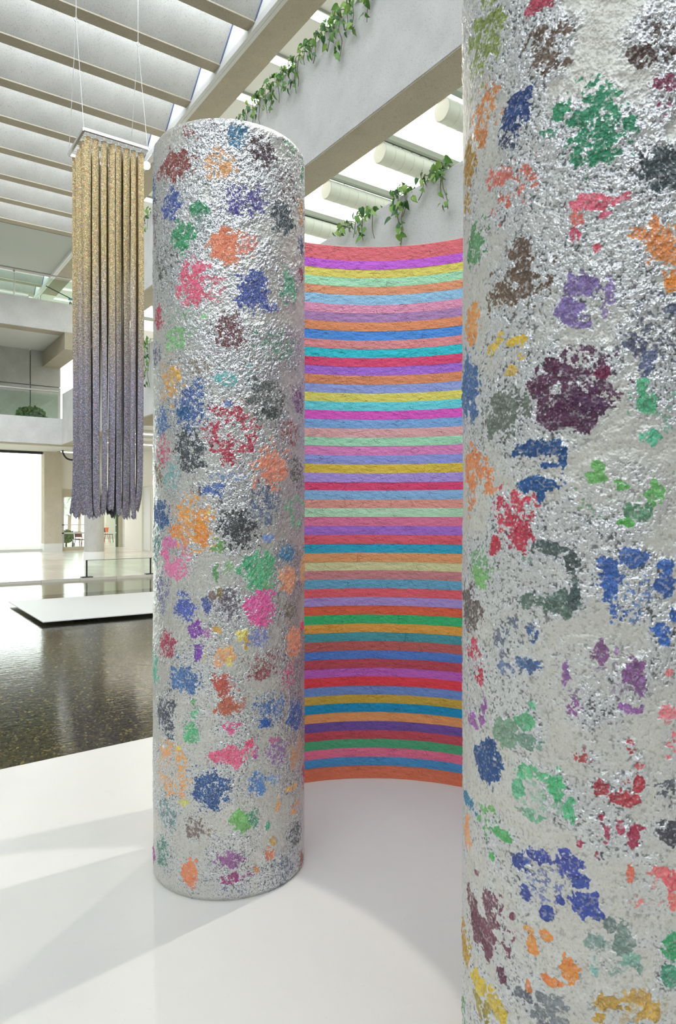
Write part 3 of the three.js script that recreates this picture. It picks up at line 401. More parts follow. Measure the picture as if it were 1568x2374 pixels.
// ---------------------------------------------------------------- striped curved screen
{
  const EDGE = [552.5, 585.9, 606.7, 626.9, 647.7, 667.9, 691.5, 712.1, 733.2, 754.5, 776.6, 797.2, 818.7, 839.6, 860.4, 882, 903.1, 923.9, 945.1, 966.3, 987.6, 1009, 1029.6, 1051.4, 1073, 1094.2, 1116.2, 1135.2, 1157.2, 1177.6, 1199, 1220, 1241.4, 1263, 1284.3, 1305.8, 1326.4, 1347.8, 1369, 1389.9, 1411, 1432.3, 1453.4, 1474.7, 1495.5, 1517.7, 1538.2, 1559.5, 1580.6, 1602.4, 1623.7, 1644.1, 1665.1, 1687.2, 1708.8, 1729.6, 1750.9, 1772.5, 1793, 1824.6];
  const HUE = 'fb8088 b45cc4 ecde70 a4dab4 f9ac82 90bcd8 f7a8c8 a07aa6 f9a272 4a86cc f09c9c 30b4c0 e8527e 9c68c6 f5a074 94a4dc ece472 62c4cc da5cc0 82b0e2 f4bcbc 9cd2b0 ec92cc 8e98d6 eacc50 a692d4 e64e7c 88b4da f4ac9e acd2b2 e07c9e 9868bc cc5a6a 3098b6 eeaa74 c0c092 b67a7c 5e98b4 e26470 9a84be e0664a 36a468 e0a24a 428c96 a85854 4c72b8 a84450 ac58aa d63e4a 6480b8 b2943c 1480aa e69c64 64488e ac4450 44926a da6c8c 4280b0 c2694e'.split(' ');
  const ZC = EYE * F / (1824.6 - HORIZON), R = 1.1, S = 1024;                               // depth of the screen where the edges were read; its inner radius
  const clay = new Float32Array(S * S);
  for (let y = 0; y < S; y++) for (let x = 0; x < S; x++) {                              // trowelled clay, two metres a tile: smears with cracks
    const a = fbm(x / 26, y / 15, 71, 3), c = Math.abs(fbm(x / 40, y / 22, 77, 2) - 0.5), gate = sstep(0.52, 0.7, fbm(x / 60, y / 45, 79, 2)), g = vnoise(x / 2.2, y / 2.2, 81);
    clay[y * S + x] = 0.45 + 0.5 * (a - 0.5) + 0.14 * (g - 0.5) - 0.26 * gate * (1 - sstep(0, 0.03, c)) + 0.12 * gate * sstep(0.5, 0.56, fbm(x / 30, y / 12, 87, 3));
  }
  const bump = tex(S, S, (x, y) => grey(clay[y * S + x]), { repeat: [1 / 1.1, 1 / 1.1] });
  const A0 = -45, A1 = 95, c = W(0.194, 3.066), t = thing('striped_screen', 'tall curved screen of horizontal rainbow coloured clay stripes between the pillars', 'screen', c, 0);
  // angle 0 points from the arc's centre straight away from the camera
  const at = (deg, r, y) => { const th = deg * Math.PI / 180, p = W(Math.sin(th) * r, Math.cos(th) * r, y); return p; };
  const yOf = (py) => EYE + (HORIZON - py) * ZC / F;
  HUE.forEach((hex, k) => {
    const top = yOf(EDGE[k]), bot = k === HUE.length - 1 ? 0.001 : yOf(EDGE[k + 1]), NA = 260, NR = 7, pos = [], uv = [], idx = [];
    const rowsY = [0, 0, 0, 0.2, 0.4, 0.6, 0.8, 1, 1, 1], inset = [1, 0, 0, 0, 0, 0, 0, 0, 0, 1];
    for (let j = 0; j < rowsY.length; j++) for (let i = 0; i <= NA; i++) {
      const deg = A0 + (A1 - A0) * i / NA, s = deg * Math.PI / 180 * R, wobT = 0.0022 * (fbm(s * 14, k * 3.7, 83, 2) - 0.5), wobB = 0.0022 * (fbm(s * 14, (k + 1) * 3.7, 83, 2) - 0.5);
      const f = rowsY[j], y = (bot + wobB) + (top + wobT - bot - wobB) * f, bulge = 0.003 * (hash(k, 1, 5) - 0.5) + 0.004 * (fbm(s * 16, y * 30 + k, 85, 3) - 0.5) - 0.0006 * Math.abs(f - 0.5) * 2;
      pos.push(...at(deg, inset[j] ? R + 0.03 : R - bulge, y)); uv.push(s + hash(k, 2, 6) * 3, y + hash(k, 3, 7));
    }
    for (let j = 0; j < rowsY.length - 1; j++) if (j !== 1 && j !== 7) for (let i = 0; i < NA; i++) { const a = j * (NA + 1) + i, b = a + 1, d = a + NA + 1, e = d + 1; idx.push(a, b, e, a, e, d); }
    const g = new THREE.BufferGeometry(); g.setAttribute('position', new THREE.Float32BufferAttribute(pos, 3)); g.setAttribute('uv', new THREE.Float32BufferAttribute(uv, 2)); g.setIndex(idx); g.computeVertexNormals();
    const raw = lin('#' + hex), gain = Math.min(1.5, 0.9 / Math.max(...raw)), col = raw.map((v) => v * gain);
    mesh('stripe', g, new THREE.MeshStandardMaterial({ color: new THREE.Color().setRGB(...col), roughness: 0.8, bumpMap: bump, bumpScale: 0.02 }), t);
  });
  // backing shell with a pale rim
  const shell = new THREE.Shape(), N = 90;
  for (let i = 0; i <= N; i++) { const p = at(A0 + (A1 - A0) * i / N, R + 0.012, 0); i ? shell.lineTo(p[0], -p[2]) : shell.moveTo(p[0], -p[2]); }
  for (let i = N; i >= 0; i--) { const p = at(A0 + (A1 - A0) * i / N, R + 0.09, 0); shell.lineTo(p[0], -p[2]); }
  mesh('backing', new THREE.ExtrudeGeometry(shell, { depth: yOf(EDGE[0]) + 0.006, bevelEnabled: false }).rotateX(-Math.PI / 2), plain([0.8, 0.74, 0.68], 0.85), t).userData.label = 'pale rim and back of the screen';
}

// ---------------------------------------------------------------- glitter hanging
{
  const TB = [3.08, 4.16], TA = [11.8, 12.8], TY = 7.97, BY = 1.56;
  const t = thing('glitter_hanging', 'tall hanging fringe of gold to silver glitter strips below a square metal frame', 'hanging', [0, 0, 0]);
  const mats = [0, 1, 2, 3].map((n) => {
    const map = tex(14, 900, (x, y) => {
      const v = y / 900, gold = sstep(0.25, 0.72, v + 0.22 * (fbm(n * 5.3 + x / 14, y / 100, 91 + n, 2) - 0.5)), g = hash(x, y, 93 + n), h = hash(x, y, 197 + n), dk = 0.3 + 1.25 * g;
      const base = [0.31 + 0.08 * gold, 0.305 + 0.015 * gold, 0.33 - 0.18 * gold], tint = h > 0.93 ? [1.7, 0.75, 0.6] : h > 0.86 ? [0.6, 0.75, 1.6] : h > 0.8 ? [1.2, 0.7, 1.5] : [1, 1, 1], spark = g > 0.96 ? 2 : 1;
      return base.map((c, k) => toSRGB(c * dk * tint[k] * spark));
    }, { srgb: true, wrap: THREE.ClampToEdgeWrapping });
    const rg = tex(14, 900, (x, y) => { const g = 0.25 + 0.4 * hash(x, y, 95 + n); return [255, g * 255, 255]; });
    return new THREE.MeshStandardMaterial({ map, roughnessMap: rg, roughness: 1, metalness: 0.55, side: THREE.DoubleSide });
  });
  const strip = (w, top, bottom, yaw, curl, phase) => {
    const NY = 90, NX = 3, pos = [], uv = [], idx = [], L = top - bottom;
    for (let j = 0; j <= NY; j++) {
      const f = j / NY, y = top - L * f, tw = yaw + 0.12 * Math.sin(f * 4 + phase) + 0.5 * curl * Math.pow(f, 24), sway = 0.012 * Math.sin(f * 5 + phase * 2) * f + curl * 0.07 * Math.pow(f, 26), ww = w * (j === NY ? 0.8 : 1);
      for (let i = 0; i <= NX; i++) { const s = (i / NX - 0.5) * ww, fold = 0.01 * Math.cos((i / NX - 0.5) * Math.PI), jag = j === NY ? (i % 2 ? -0.025 : 0.012) * (0.5 + Math.abs(Math.sin(phase * 7 + i))) : 0; pos.push(Math.cos(tw) * s + sway, y + jag, Math.sin(tw) * s + fold + sway * 0.6); uv.push(i / NX * 0.9 + 0.05, 1 - f); }
    }
    for (let j = 0; j < NY; j++) for (let i = 0; i < NX; i++) { const a = j * (NX + 1) + i, b = a + 1, c = a + NX + 1, d = c + 1; idx.push(a, c, d, a, d, b); }
    const g = new THREE.BufferGeometry(); g.setAttribute('position', new THREE.Float32BufferAttribute(pos, 3)); g.setAttribute('uv', new THREE.Float32BufferAttribute(uv, 2)); g.setIndex(idx); g.computeVertexNormals(); return g;
  };
  for (let r = 0; r < 6; r++) for (let c = 0; c < (r ? 11 : 8); c++) {
    const b = TB[0] + 0.09 + (TB[1] - TB[0] - 0.18) * (r ? c / 10 : c / 7) + rr(-0.015, 0.015), a = TA[0] + 0.08 + (TA[1] - TA[0] - 0.16) * r / 5, face = r === 0 ? rr(0.0, 0.75) : c === 0 ? rr(0.1, 0.7) : 1.86 + rr(-0.3, 0.3);
    const s = mesh('strip', strip(r === 0 ? rr(0.075, 0.112) : c === 0 ? 0.1 : rr(0.12, 0.15), TY - 0.06, BY + rr(-0.06, 0.1), face, rr(-1, 1), rr(0, 6)), mats[(r * 3 + c) % 4], t); s.position.set(b, 0, -a);
    if (r === 0 || c === 0) { const l = mesh('strip_loop', rod([b, TY - 0.07, -a], [b, TY, -a], 0.008, 5), M.steel, t); }
  }
  const fr = [bx(TB[0], TB[1], TY - 0.025, TY + 0.025, TA[0] - 0.02, TA[0] + 0.02), bx(TB[0], TB[1], TY - 0.025, TY + 0.025, TA[1] - 0.02, TA[1] + 0.02), bx(TB[0] - 0.02, TB[0] + 0.02, TY - 0.025, TY + 0.025, TA[0], TA[1]), bx(TB[1] - 0.02, TB[1] + 0.02, TY - 0.025, TY + 0.025, TA[0], TA[1])];
  for (let i = 1; i < 5; i++) fr.push(rod([TB[0], TY, -(TA[0] + 0.2 * i)], [TB[1], TY, -(TA[0] + 0.2 * i)], 0.008, 6));
  mesh('hanging_frame', geoOf(fr.map((g) => g.index ? g.toNonIndexed() : g)), M.alu, t);
  for (const b of TB) {
    const am = (TA[0] + TA[1]) / 2, ring = [b, 10.08, -am];
    for (const a of TA) mesh('cable', rod([b, TY, -a], ring, 0.006, 5), M.cable, t);
    mesh('cable', rod(ring, [b, 11.1, -am], 0.006, 5), M.cable, t);
    mesh('cable_ring', new THREE.TorusGeometry(0.03, 0.008, 6, 14).translate(...ring), M.steel, t);
  }
}

// ---------------------------------------------------------------- trailing vines
{
  const leafG = (() => {
    const s = new THREE.Shape(); s.moveTo(0, 0); s.bezierCurveTo(0.35, 0.22, 0.62, -0.15, 0.36, -0.62); s.bezierCurveTo(0.24, -0.86, 0.08, -1.0, 0, -1.15); s.bezierCurveTo(-0.08, -1.0, -0.24, -0.86, -0.36, -0.62); s.bezierCurveTo(-0.62, -0.15, -0.35, 0.22, 0, 0);
    const g = new THREE.ShapeGeometry(s, 4), p = g.attributes.position;
    for (let i = 0; i < p.count; i++) p.setZ(i, 0.35 * Math.abs(p.getX(i)) - 0.25 * Math.pow(p.getY(i), 2)); g.computeVertexNormals(); return g;
  })();
  const leafM = [[0.09, 0.23, 0.035], [0.15, 0.33, 0.05], [0.05, 0.15, 0.045], [0.26, 0.42, 0.08]].map((c) => new THREE.MeshPhysicalMaterial({ color: new THREE.Color().setRGB(...c), roughness: 0.45, transmission: 0.2, thickness: 0, side: THREE.DoubleSide }));
  const stemM = plain([0.14, 0.15, 0.06], 0.8);
  function vine(label, b, topY, strands, group) {
    const a0 = strands[0][0], t = thing('trailing_vine', label, 'plant', [b, topY, -a0], 0, group);
    for (const [a, len, bushy] of strands) {
      const z0 = -(a - a0), pts = [[0.3, -0.05, z0 + rr(-0.1, 0.1)], [0.1, 0.06, z0 + rr(-0.05, 0.05)], [-0.05, 0.05, z0]], n = Math.max(3, Math.round(len / 0.14)); let z = z0;
      for (let i = 1; i <= n; i++) { z += rr(-0.05, 0.05); pts.push([-0.05 - rr(0, 0.04), -len * i / n, z]); }
      const curve = new THREE.CatmullRomCurve3(pts.map((p) => new THREE.Vector3(...p)));
      mesh('stem', new THREE.TubeGeometry(curve, n * 3 + 6, 0.006, 5), stemM, t);
      const count = Math.round(len / 0.05) + 2 + Math.round((bushy ?? 0) * 0.7);
      for (let i = 0; i < count; i++) {
        const top = i < 2 + (bushy ?? 0) * 0.7, u = top ? rr(0.12, 0.34) : rr(0.3, 1), p = curve.getPoint(u), m = mesh('leaf', leafG, leafM[Math.floor(Math.pow(rnd(), 1.2) * 4)], t), sz = rr(0.07, 0.12);
        const out = new THREE.Vector3(-rr(0.03, 0.1), top ? rr(-0.06, 0.06) : rr(-0.02, 0.03), rr(-0.1, 0.1)); m.position.copy(p).add(out);
        m.scale.set(sz * 0.86, sz, sz); m.rotation.set(rr(-0.9, 0.5), -Math.PI / 2 + rr(-0.9, 0.9), rr(-1.2, 1.2), 'YXZ');
      }
    }
  }
  const up = (x, len, bushy) => { const a = alongA(x, B1), Z = CS * a + SN * B1; return [a, len * Z / F, bushy]; }, far = (x, len, bushy) => up(x, len, bushy);
  const G = 'trailing vines along the high planter beam';
  vine('trailing vine on the high planter beam, just above the top of the left pillar', B1, 9.48, [up(548, 14, 8), up(562, 18, 8), up(576, 26, 4)], G);
  vine('trailing vine on the high planter beam, second clump up from the left pillar', B1, 9.48, [up(594, 62, 6), up(606, 70, 8), up(622, 60, 4)], G);
  vine('trailing vine on the high planter beam, third clump up from the left pillar', B1, 9.48, [up(636, 66, 8), up(652, 60, 7), up(664, 40, 6)], G);
  vine('trailing vine below the middle ceiling light, with a long strand on the concrete face', B1, 9.48, [up(680, 58, 8), up(694, 84, 5), up(703, 70, 2)], G);
  vine('dense trailing vine on the high planter beam between the two upper ceiling lights', B1, 9.48, [up(716, 34, 10), up(730, 44, 10), up(742, 56, 8)], G);
  vine('trailing vine on the high planter beam at the end of the topmost ceiling light', B1, 9.48, [up(757, 34, 9), up(770, 62, 5), up(780, 40, 6)], G);
  vine('long trailing vine on the planter beam right of the topmost ceiling light', B1, 9.48, [up(798, 110, 8), up(812, 60, 8), up(826, 80, 6)], G);
  vine('single leafy vine strand hanging on the concrete at the top of the frame', B1, 9.48, [up(858, 90, 3), up(868, 50, 4)], G);
  vine('short vine tip at the top of the frame nearest the right pillar', B1, 9.48, [up(915, 40, 4), up(925, 26, 4)], G);
  const H = 'trailing vines above the striped screen';
  vine('low vine at the left end of the lower planter above the striped screen', B1, 6.08, [far(795, 20, 8), far(812, 22, 5)], H);
  vine('vine with several hanging strands above the middle of the striped screen', B1, 6.08, [far(836, 40, 6), far(850, 58, 5), far(872, 70, 3)], H);
  vine('long vine strand hanging down to the red rim of the striped screen', B1, 6.08, [far(930, 66, 5), far(942, 130, 5), far(950, 60, 3)], H);
  vine('vine with a bare brown stem on the lower planter above the striped screen', B1, 6.08, [far(990, 44, 7), far(1005, 20, 5)], H);
  vine('vine with large leaves on the lower planter beam beside the right pillar', B1, 6.08, [far(1028, 70, 5), far(1040, 100, 4)], H);
  vine('small vine on the high planter beam in the gap left of the left pillar', B1, 9.48, [up(336, 26, 8), up(350, 40, 6)]);
  vine('bushy vine on the lower planter beam in the gap left of the left pillar', B1, 6.08, [[alongA(334, B1), 0.5, 14], [alongA(343, B1), 0.9, 14], [alongA(352, B1), 1.2, 12]]);
}

// ---------------------------------------------------------------- lamps, tubes and ducts
function spotlight(label, a, cd, towards) {
  const b = 6.0, y = 10.4, t = thing('track_spotlight', label, 'spotlight', [b, y, -a]), d = new THREE.Vector3(towards[0] - b, towards[1] - y, towards[2] + a).normalize();
  const q = new THREE.Quaternion().setFromUnitVectors(new THREE.Vector3(0, -1, 0), d), place = (g) => g.applyQuaternion(q);
  mesh('lamp_housing', place(new THREE.LatheGeometry([[0.0, 0.2], [0.06, 0.2], [0.085, 0.12], [0.1, -0.02], [0.094, -0.02], [0.08, 0.1], [0, 0.12]].map((p) => new THREE.Vector2(...p)), 24)), M.white, t);
  const lens = mesh('lamp_lens', place(new THREE.CylinderGeometry(0.09, 0.09, 0.01, 24)), new THREE.MeshStandardMaterial({ color: 0x111111, emissive: new THREE.Color().setRGB(1, 0.94, 0.84), emissiveIntensity: 25 }), t);
  mesh('lamp_stem', rod([0, 0.1, 0], [0.16, 0.36, 0], 0.015), M.steel, t);
  const l = new THREE.SpotLight(new THREE.Color().setRGB(1, 0.95, 0.87), cd, 0, 0.42, 0.5, 2); l.name = 'spot_lamp'; l.position.set(b, y, -a).addScaledVector(d, 0.03); l.target.position.set(...towards); l.castShadow = true; l.shadow.radius = 3.5; l.shadow.mapSize.set(1024, 1024); scene.add(l, l.target);
}
spotlight('track spotlight on the roof beam almost overhead, lighting the platform', SPOTS[0][0], SPOTS[0][1], W(-0.6, 2.9, 0));
spotlight('track spotlight on the roof beam behind the striped screen', SPOTS[1][0], SPOTS[1][1], W(-0.5, 2.9, 0.2));
spotlight('glaring track spotlight between the glitter hanging and the left pillar', SPOTS[2][0], SPOTS[2][1], W(0, 2.4, 0.9));
{
  const tube = new THREE.MeshStandardMaterial({ color: 0x999999, emissive: new THREE.Color().setRGB(0.95, 1, 0.95), emissiveIntensity: 4 });
  const NAME = { '-1': 'fluorescent ceiling panel above the frame, nearest of the row', 0: 'topmost fluorescent ceiling panel seen above the planter vines', 1: 'fluorescent ceiling panel second from the top above the planter vines', 2: 'fluorescent ceiling panel just above the left pillar', 3: 'fluorescent ceiling panel hidden behind the top of the left pillar', 6: 'fluorescent ceiling panel beside the glaring spotlight' };
  for (let k = -6; k < 10; k++) {
    const a = 11.42 + 1.64 * k, t = thing('fluorescent_panel', NAME[k] ?? (k < 0 ? 'fluorescent ceiling panel in the row over the near end' : 'fluorescent ceiling panel in the row over the far end'), 'ceiling light', [8.2, 11.569, -(a + 0.13)], 0, NAME[k] ? undefined : k < 0 ? 'near fluorescent panels' : 'far fluorescent panels');
    mesh('diffuser', new RoundedBoxGeometry(2.4, 0.05, 0.24, 2, 0.02).translate(0, -0.03, 0), tube, t); mesh('housing', new THREE.BoxGeometry(2.46, 0.06, 0.3), M.rail, t);
    const l = new THREE.RectAreaLight(new THREE.Color().setRGB(0.95, 1, 0.95), TUBE, 2.4, 0.24); l.name = 'fluorescent_light'; l.rotation.x = -Math.PI / 2; l.position.set(8.2, 11.5, -(a + 0.13)); scene.add(l);
  }
  const prof = (L) => { const p = [[0, 0], [0.235, 0], [0.25, 0.012]]; for (let x = 0.3; x < L; x += 0.3) p.push([0.25, x - 0.014], [0.255, x - 0.01], [0.255, x - 0.002], [0.24, x], [0.255, x + 0.002], [0.255, x + 0.01], [0.25, x + 0.014]); p.push([0.25, L]); return p.map((q) => new THREE.Vector2(...q)); };
  const dg = new THREE.LatheGeometry(prof(9), 40).rotateZ(-Math.PI / 2);
  [[8.85, 'round white duct high up beside the right pillar, nearest and mostly hidden'], [11.09, 'round white ceiling duct against the right pillar'], [13.28, 'round white ceiling duct in the middle above the striped screen'], [15.63, 'round white ceiling duct with its end showing just right of the big beam'], [17.9, 'round white ceiling duct lowest, beside the left pillar']].forEach(([a, label]) => {
    const t = thing('air_duct', label, 'duct', [10.5, 10.43, -a]); mesh('duct_tube', dg, M.duct, t); for (const x of [0.6, 4, 8]) mesh('hanger', rod([x, 0.24, 0], [x, 0.33, 0], 0.01), M.rail, t); mesh('end_cap', new THREE.CylinderGeometry(0.232, 0.232, 0.02, 40).rotateZ(Math.PI / 2).translate(-0.006, 0, 0), M.cream, t);
  });
}

{ // recessed lights in the low gallery soffit, and an added row under the walkway
  const e = new THREE.MeshStandardMaterial({ color: 0x999999, emissive: new THREE.Color().setRGB(1, 0.95, 0.84), emissiveIntensity: 3 });
  const put = (b, y, a, w, label) => {
    const t = thing('recessed_light', label, 'ceiling light', [b, y, -a], 0, 'recessed lobby lights');
    mesh('diffuser', new RoundedBoxGeometry(w, 0.03, 0.2, 2, 0.01).translate(0, -0.016, 0), e, t); mesh('housing', new THREE.BoxGeometry(w + 0.06, 0.012, 0.26).translate(0, -0.006, 0), M.trim, t);
    const l = new THREE.RectAreaLight(new THREE.Color().setRGB(1, 0.95, 0.84), 14, w, 0.2); l.name = 'recessed_lamp'; l.rotation.x = -Math.PI / 2; l.position.set(b, y - 0.05, -a); scene.add(l);
  };
  for (const a of [15, 18.4, 21.8, 25.2]) put(8.5, 4.17, a, 2.4, 'long light added under the lower walkway to brighten the lobby');  // made-up row, put in to brighten the lobby floor
  for (const b of [-9, -5, -1, 3]) put(b, 4.19, 29.4, 1.6, 'recessed light under the lower gallery');
}

// ---------------------------------------------------------------- balustrades and the low glass barrier
function balustrade(label, y, posts, b1) {
  const t = thing('glass_balustrade', label, 'balustrade', [0, y, -27.5]);
  mesh('handrail', rod([BL, 1.05, 0], [b1, 1.05, 0], 0.032, 12), M.steel, t);
  for (let i = 0; i < posts.length; i++) { const b = posts[i]; mesh('post', geoOf([rod([b, 0, 0], [b, 1.05, 0], 0.018), new THREE.CylinderGeometry(0.04, 0.04, 0.06, 12).translate(b, 0.96, 0)]), M.steel, t); mesh('glass_pane', new THREE.BoxGeometry((posts[i + 1] ?? b1) - b - 0.06, 0.92, 0.012).translate((b + (posts[i + 1] ?? b1)) / 2, 0.48, 0), M.greenGlass, t); }
}
balustrade('glass balustrade with steel handrail on the upper gallery', 9.5, [-5.4, -1.6, 1.5, 4.7], 7.1);
balustrade('glass balustrade with steel handrail on the lower gallery', 5.15, [-7, -3, 1, 4.0], 6.25);
{
  const a = 17.75, t = thing('glass_barrier', 'low clear glass barrier on thin posts at the pool edge', 'barrier', [0, 0, 0]);
  const bAt = (px) => { const u = (px - CX) / F; const Z = a / (CS - SN * u); return CS * u * Z + SN * Z; };
  const b0 = bAt(201), b1 = bAt(349);
  mesh('glass_pane', bx(b0 + 0.03, b1 - 0.03, 0.03, 0.42, a - 0.005, a + 0.005), M.glass, t); mesh('glass_pane', bx(b1 + 0.03, b1 + 1.9, 0.03, 0.42, a - 0.005, a + 0.005), M.glass, t);
  mesh('top_wire', rod([b0, 0.425, -a], [b1 + 1.9, 0.425, -a], 0.006, 6), M.dark, t);
  for (const b of [b0, b1]) { mesh('post', bx(b - 0.02, b + 0.02, 0, 0.43, a - 0.02, a + 0.02, 0.005), M.dark, t); mesh('foot', bx(b - 0.14, b + 0.14, 0, 0.02, a - 0.08, a + 0.08, 0.005), M.dark, t); }
}

// ---------------------------------------------------------------- far furniture and plants
function chair(label, pos, turn, c) {
  const t = thing('cafe_chair', label, 'chair', pos, turn), m = plain(c, 0.5);
  mesh('seat', new RoundedBoxGeometry(0.44, 0.035, 0.44, 2, 0.015).translate(0, 0.45, 0), m, t);
  mesh('backrest', new RoundedBoxGeometry(0.42, 0.26, 0.025, 2, 0.01).rotateX(-0.16).translate(0, 0.69, -0.25), m, t);
  for (const x of [-0.19, 0.19]) { mesh('leg', rod([x * 1.1, 0, 0.22], [x, 0.45, 0.18], 0.016), m, t); mesh('leg', rod([x * 1.1, 0, -0.3], [x, 0.45, -0.2], 0.016), m, t); mesh('back_post', rod([x, 0.45, -0.2], [x, 0.8, -0.27], 0.014), m, t); }
  return t;
}
const onFloor = (px, py) => { const Z = EYE * F / (py - HORIZON), X = (px - CX) / F * Z; return W(X, Z); };
chair('dark brown cafe chair beyond the round column', onFloor(250, 1258), 0.9, [0.09, 0.06, 0.06]);
chair('orange cafe chair half hidden behind the round column', onFloor(237, 1257), -2.4, [0.85, 0.17, 0.02]);
{
  const blob = (rad, n, sz, c1, c2) => { // ball of small leaves
    const g = new THREE.IcosahedronGeometry(1, 0), m = new THREE.InstancedMesh(g, plain([1, 1, 1], 0.8), n), d = new THREE.Object3D(), col = new THREE.Color();
    for (let i = 0; i < n; i++) { const v = new THREE.Vector3(rr(-1, 1), rr(-1, 1), rr(-1, 1)); if (v.length() > 1) v.normalize(); v.normalize().multiplyScalar(rr(0.75, 1)); d.position.set(v.x * rad[0], v.y * rad[1], v.z * rad[2]); d.rotation.set(rr(0, 6), rr(0, 6), rr(0, 6)); const s = sz * rr(0.5, 1.2); d.scale.set(s, s * 0.35, s * 0.7); d.updateMatrix(); m.setMatrixAt(i, d.matrix); const k = rnd(); m.setColorAt(i, col.setRGB(c1[0] + (c2[0] - c1[0]) * k, c1[1] + (c2[1] - c1[1]) * k, c1[2] + (c2[2] - c1[2]) * k)); }
    return m;
  };
  const p = W((154 - CX) / F * 31.3, 31.3), t = thing('clipped_shrub', 'round clipped green shrub outside the cafe window', 'shrub', [p[0], 0, p[2]]);
  const f = blob([0.3, 0.3, 0.3], 900, 0.05, [0.06, 0.13, 0.03], [0.2, 0.3, 0.09]); f.name = 'foliage'; f.userData.kind = 'stuff'; f.position.y = 0.55; t.add(f);
  mesh('stem', rod([0, -0.06, 0], [0, 0.5, 0], 0.03), plain([0.1, 0.08, 0.05]), t);
  mesh('inner_crown', new THREE.IcosahedronGeometry(0.25, 2).translate(0, 0.55, 0), plain([0.06, 0.11, 0.03]), t);
  const tr = (px, Z, h, label) => { const q = W((px - CX) / F * Z, Z), o = thing('tree', label, 'tree', [q[0], -0.06, q[2]]); mesh('trunk', rod([0, 0, 0], [0.1, h * 0.7, 0], 0.14, 10), plain([0.2, 0.16, 0.12]), o); const c = blob([h * 0.4, h * 0.35, h * 0.4], 2500, 0.28, [0.34, 0.44, 0.36], [0.62, 0.7, 0.6]); c.name = 'crown'; c.userData.kind = 'stuff'; c.position.y = h * 0.8; o.add(c); };  // crown colours paled: overexposed daylight haze is painted into the leaves
  tr(160, 52, 3.6, 'tree outside with bright haze painted into its leaves, left part of the cafe window'); tr(184, 60, 4.4, 'tree outside with bright haze painted into its leaves, right part of the cafe window');
  const gq = W((72 - CX) / F * 27, 27), sh = thing('potted_shrub', 'leafy shrub behind the glass of the lower gallery', 'shrub', [gq[0], 4.57, gq[2]]);
  const sf = blob([0.6, 0.45, 0.5], 700, 0.09, [0.05, 0.11, 0.03], [0.16, 0.24, 0.08]); sf.name = 'foliage'; sf.userData.kind = 'stuff'; sf.position.y = 0.75; sh.add(sf); mesh('inner_crown', new THREE.IcosahedronGeometry(0.42, 2).translate(0, 0.75, 0), plain([0.05, 0.09, 0.03]), sh);
  mesh('pot', new THREE.LatheGeometry([[0, 0], [0.2, 0], [0.28, 0.4], [0.25, 0.4], [0.18, 0.05], [0, 0.05]].map((q2) => new THREE.Vector2(...q2)), 20), plain([0.3, 0.28, 0.25]), sh);
  // outdoor tables and chairs seen through the cafe window
  const bt = W((182 - CX) / F * 32.2, 32.2), tb = thing('outdoor_table', 'dark outdoor cafe table behind the window', 'table', [bt[0], -0.06, bt[2]], 0.3);
  mesh('table_top', new RoundedBoxGeometry(1.1, 0.05, 0.7, 2, 0.02).translate(0, 0.74, 0), plain([0.1, 0.11, 0.12], 0.5), tb); for (const [x, z] of [[-0.48, -0.28], [0.48, -0.28], [-0.48, 0.28], [0.48, 0.28]]) mesh('leg', rod([x, 0, z], [x, 0.73, z], 0.02), M.dark, tb);
  const oc = (px, Z, turn, label, c) => { const q = W((px - CX) / F * Z, Z); return chair(label, [q[0], -0.06, q[2]], turn, c); };
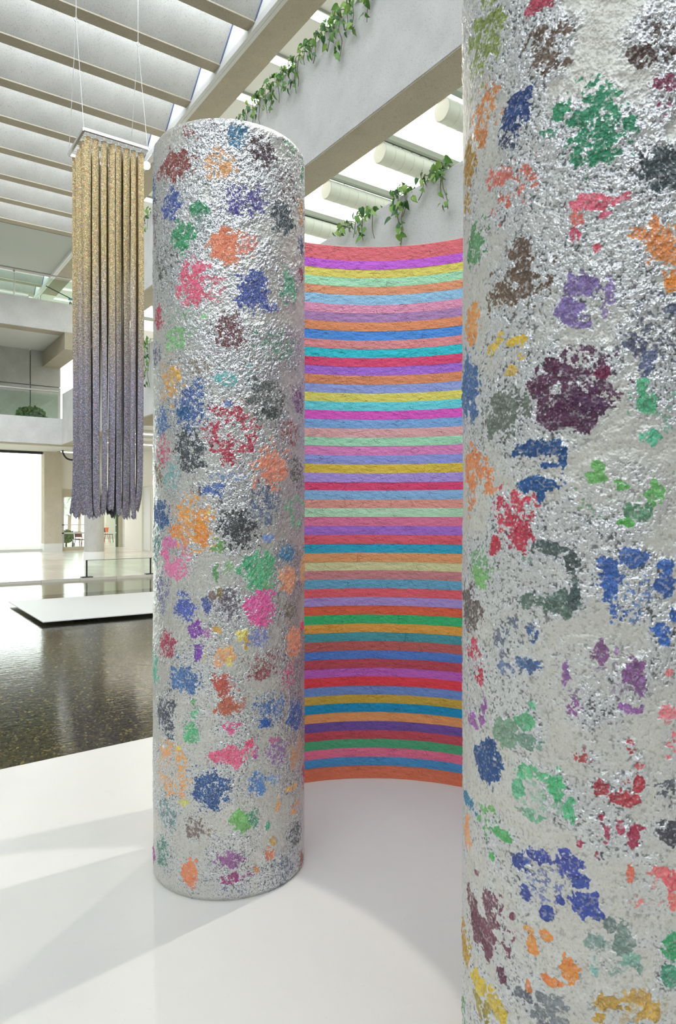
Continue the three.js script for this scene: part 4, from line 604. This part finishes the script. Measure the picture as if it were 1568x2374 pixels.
  oc(170, 32.6, 0.4, 'blue grey outdoor chair left of the cafe table', [0.12, 0.15, 0.18]); oc(190, 31.8, 2.2, 'grey outdoor chair with a red seat edge in front of the cafe table', [0.3, 0.09, 0.07]); oc(160, 33.6, 1.2, 'blue grey outdoor chair behind the clipped shrub', [0.16, 0.2, 0.25]);
}
{ // things on the upper gallery
  const q = (px, Z) => W((px - CX) / F * Z, Z);
  const p = q(163, 28.2), t = thing('tripod', 'black tripod with a turquoise head on the upper gallery', 'tripod', [p[0], 8.82, p[2]]);
  for (let i = 0; i < 3; i++) { const an = i * 2.09 + 0.4; mesh('leg', rod([Math.cos(an) * 0.35, 0, Math.sin(an) * 0.35], [0, 1.5, 0], 0.018), M.dark, t); }
  mesh('head', new RoundedBoxGeometry(0.14, 0.12, 0.14, 2, 0.03).translate(0, 1.5, 0), plain([0.02, 0.3, 0.38], 0.4), t); mesh('arm', rod([0, 1.56, 0], [-1.0, 1.8, 0.3], 0.02), M.dark, t);
  const r = q(119, 28.2), m = thing('display_stand', 'dark green sloped panel leaning on the upper gallery floor', 'panel', [r[0], 8.82, r[2]], 0.5);
  mesh('panel_board', new RoundedBoxGeometry(0.5, 0.03, 0.4, 2, 0.01).rotateX(0.5).rotateZ(-0.35).translate(0, 0.95, 0), plain([0.02, 0.09, 0.06], 0.4), m); mesh('foot', rod([0, 0, 0], [0, 0.9, 0], 0.03), M.dark, m);
  const s = q(92, 28.2), b = thing('grey_post', 'short grey post standing behind the upper balustrade', 'post', [s[0], 8.82, s[2]]); mesh('shaft', new THREE.CylinderGeometry(0.04, 0.04, 1.65, 14).translate(0, 0.825, 0), M.steel, b); mesh('base_plate', new THREE.CylinderGeometry(0.14, 0.14, 0.02, 18).translate(0, 0.01, 0), M.steel, b);
}
{ // curved dark hose below the lower walkway
  const Z = 27, p = (x, y) => { const q = W((x - CX) / F * Z, Z); return new THREE.Vector3(q[0], EYE + (HORIZON - y) * Z / F, q[2]); };
  tag(mesh('hanging_pipe', new THREE.TubeGeometry(new THREE.CatmullRomCurve3([p(145, 1044), p(147, 1052), p(154, 1062), p(164, 1066), p(176, 1066)]), 24, 0.035, 8), M.dark), 'dark curved pipe hanging from the soffit left of the glitter strips', 'pipe');
}

renderer.render(scene, camera);
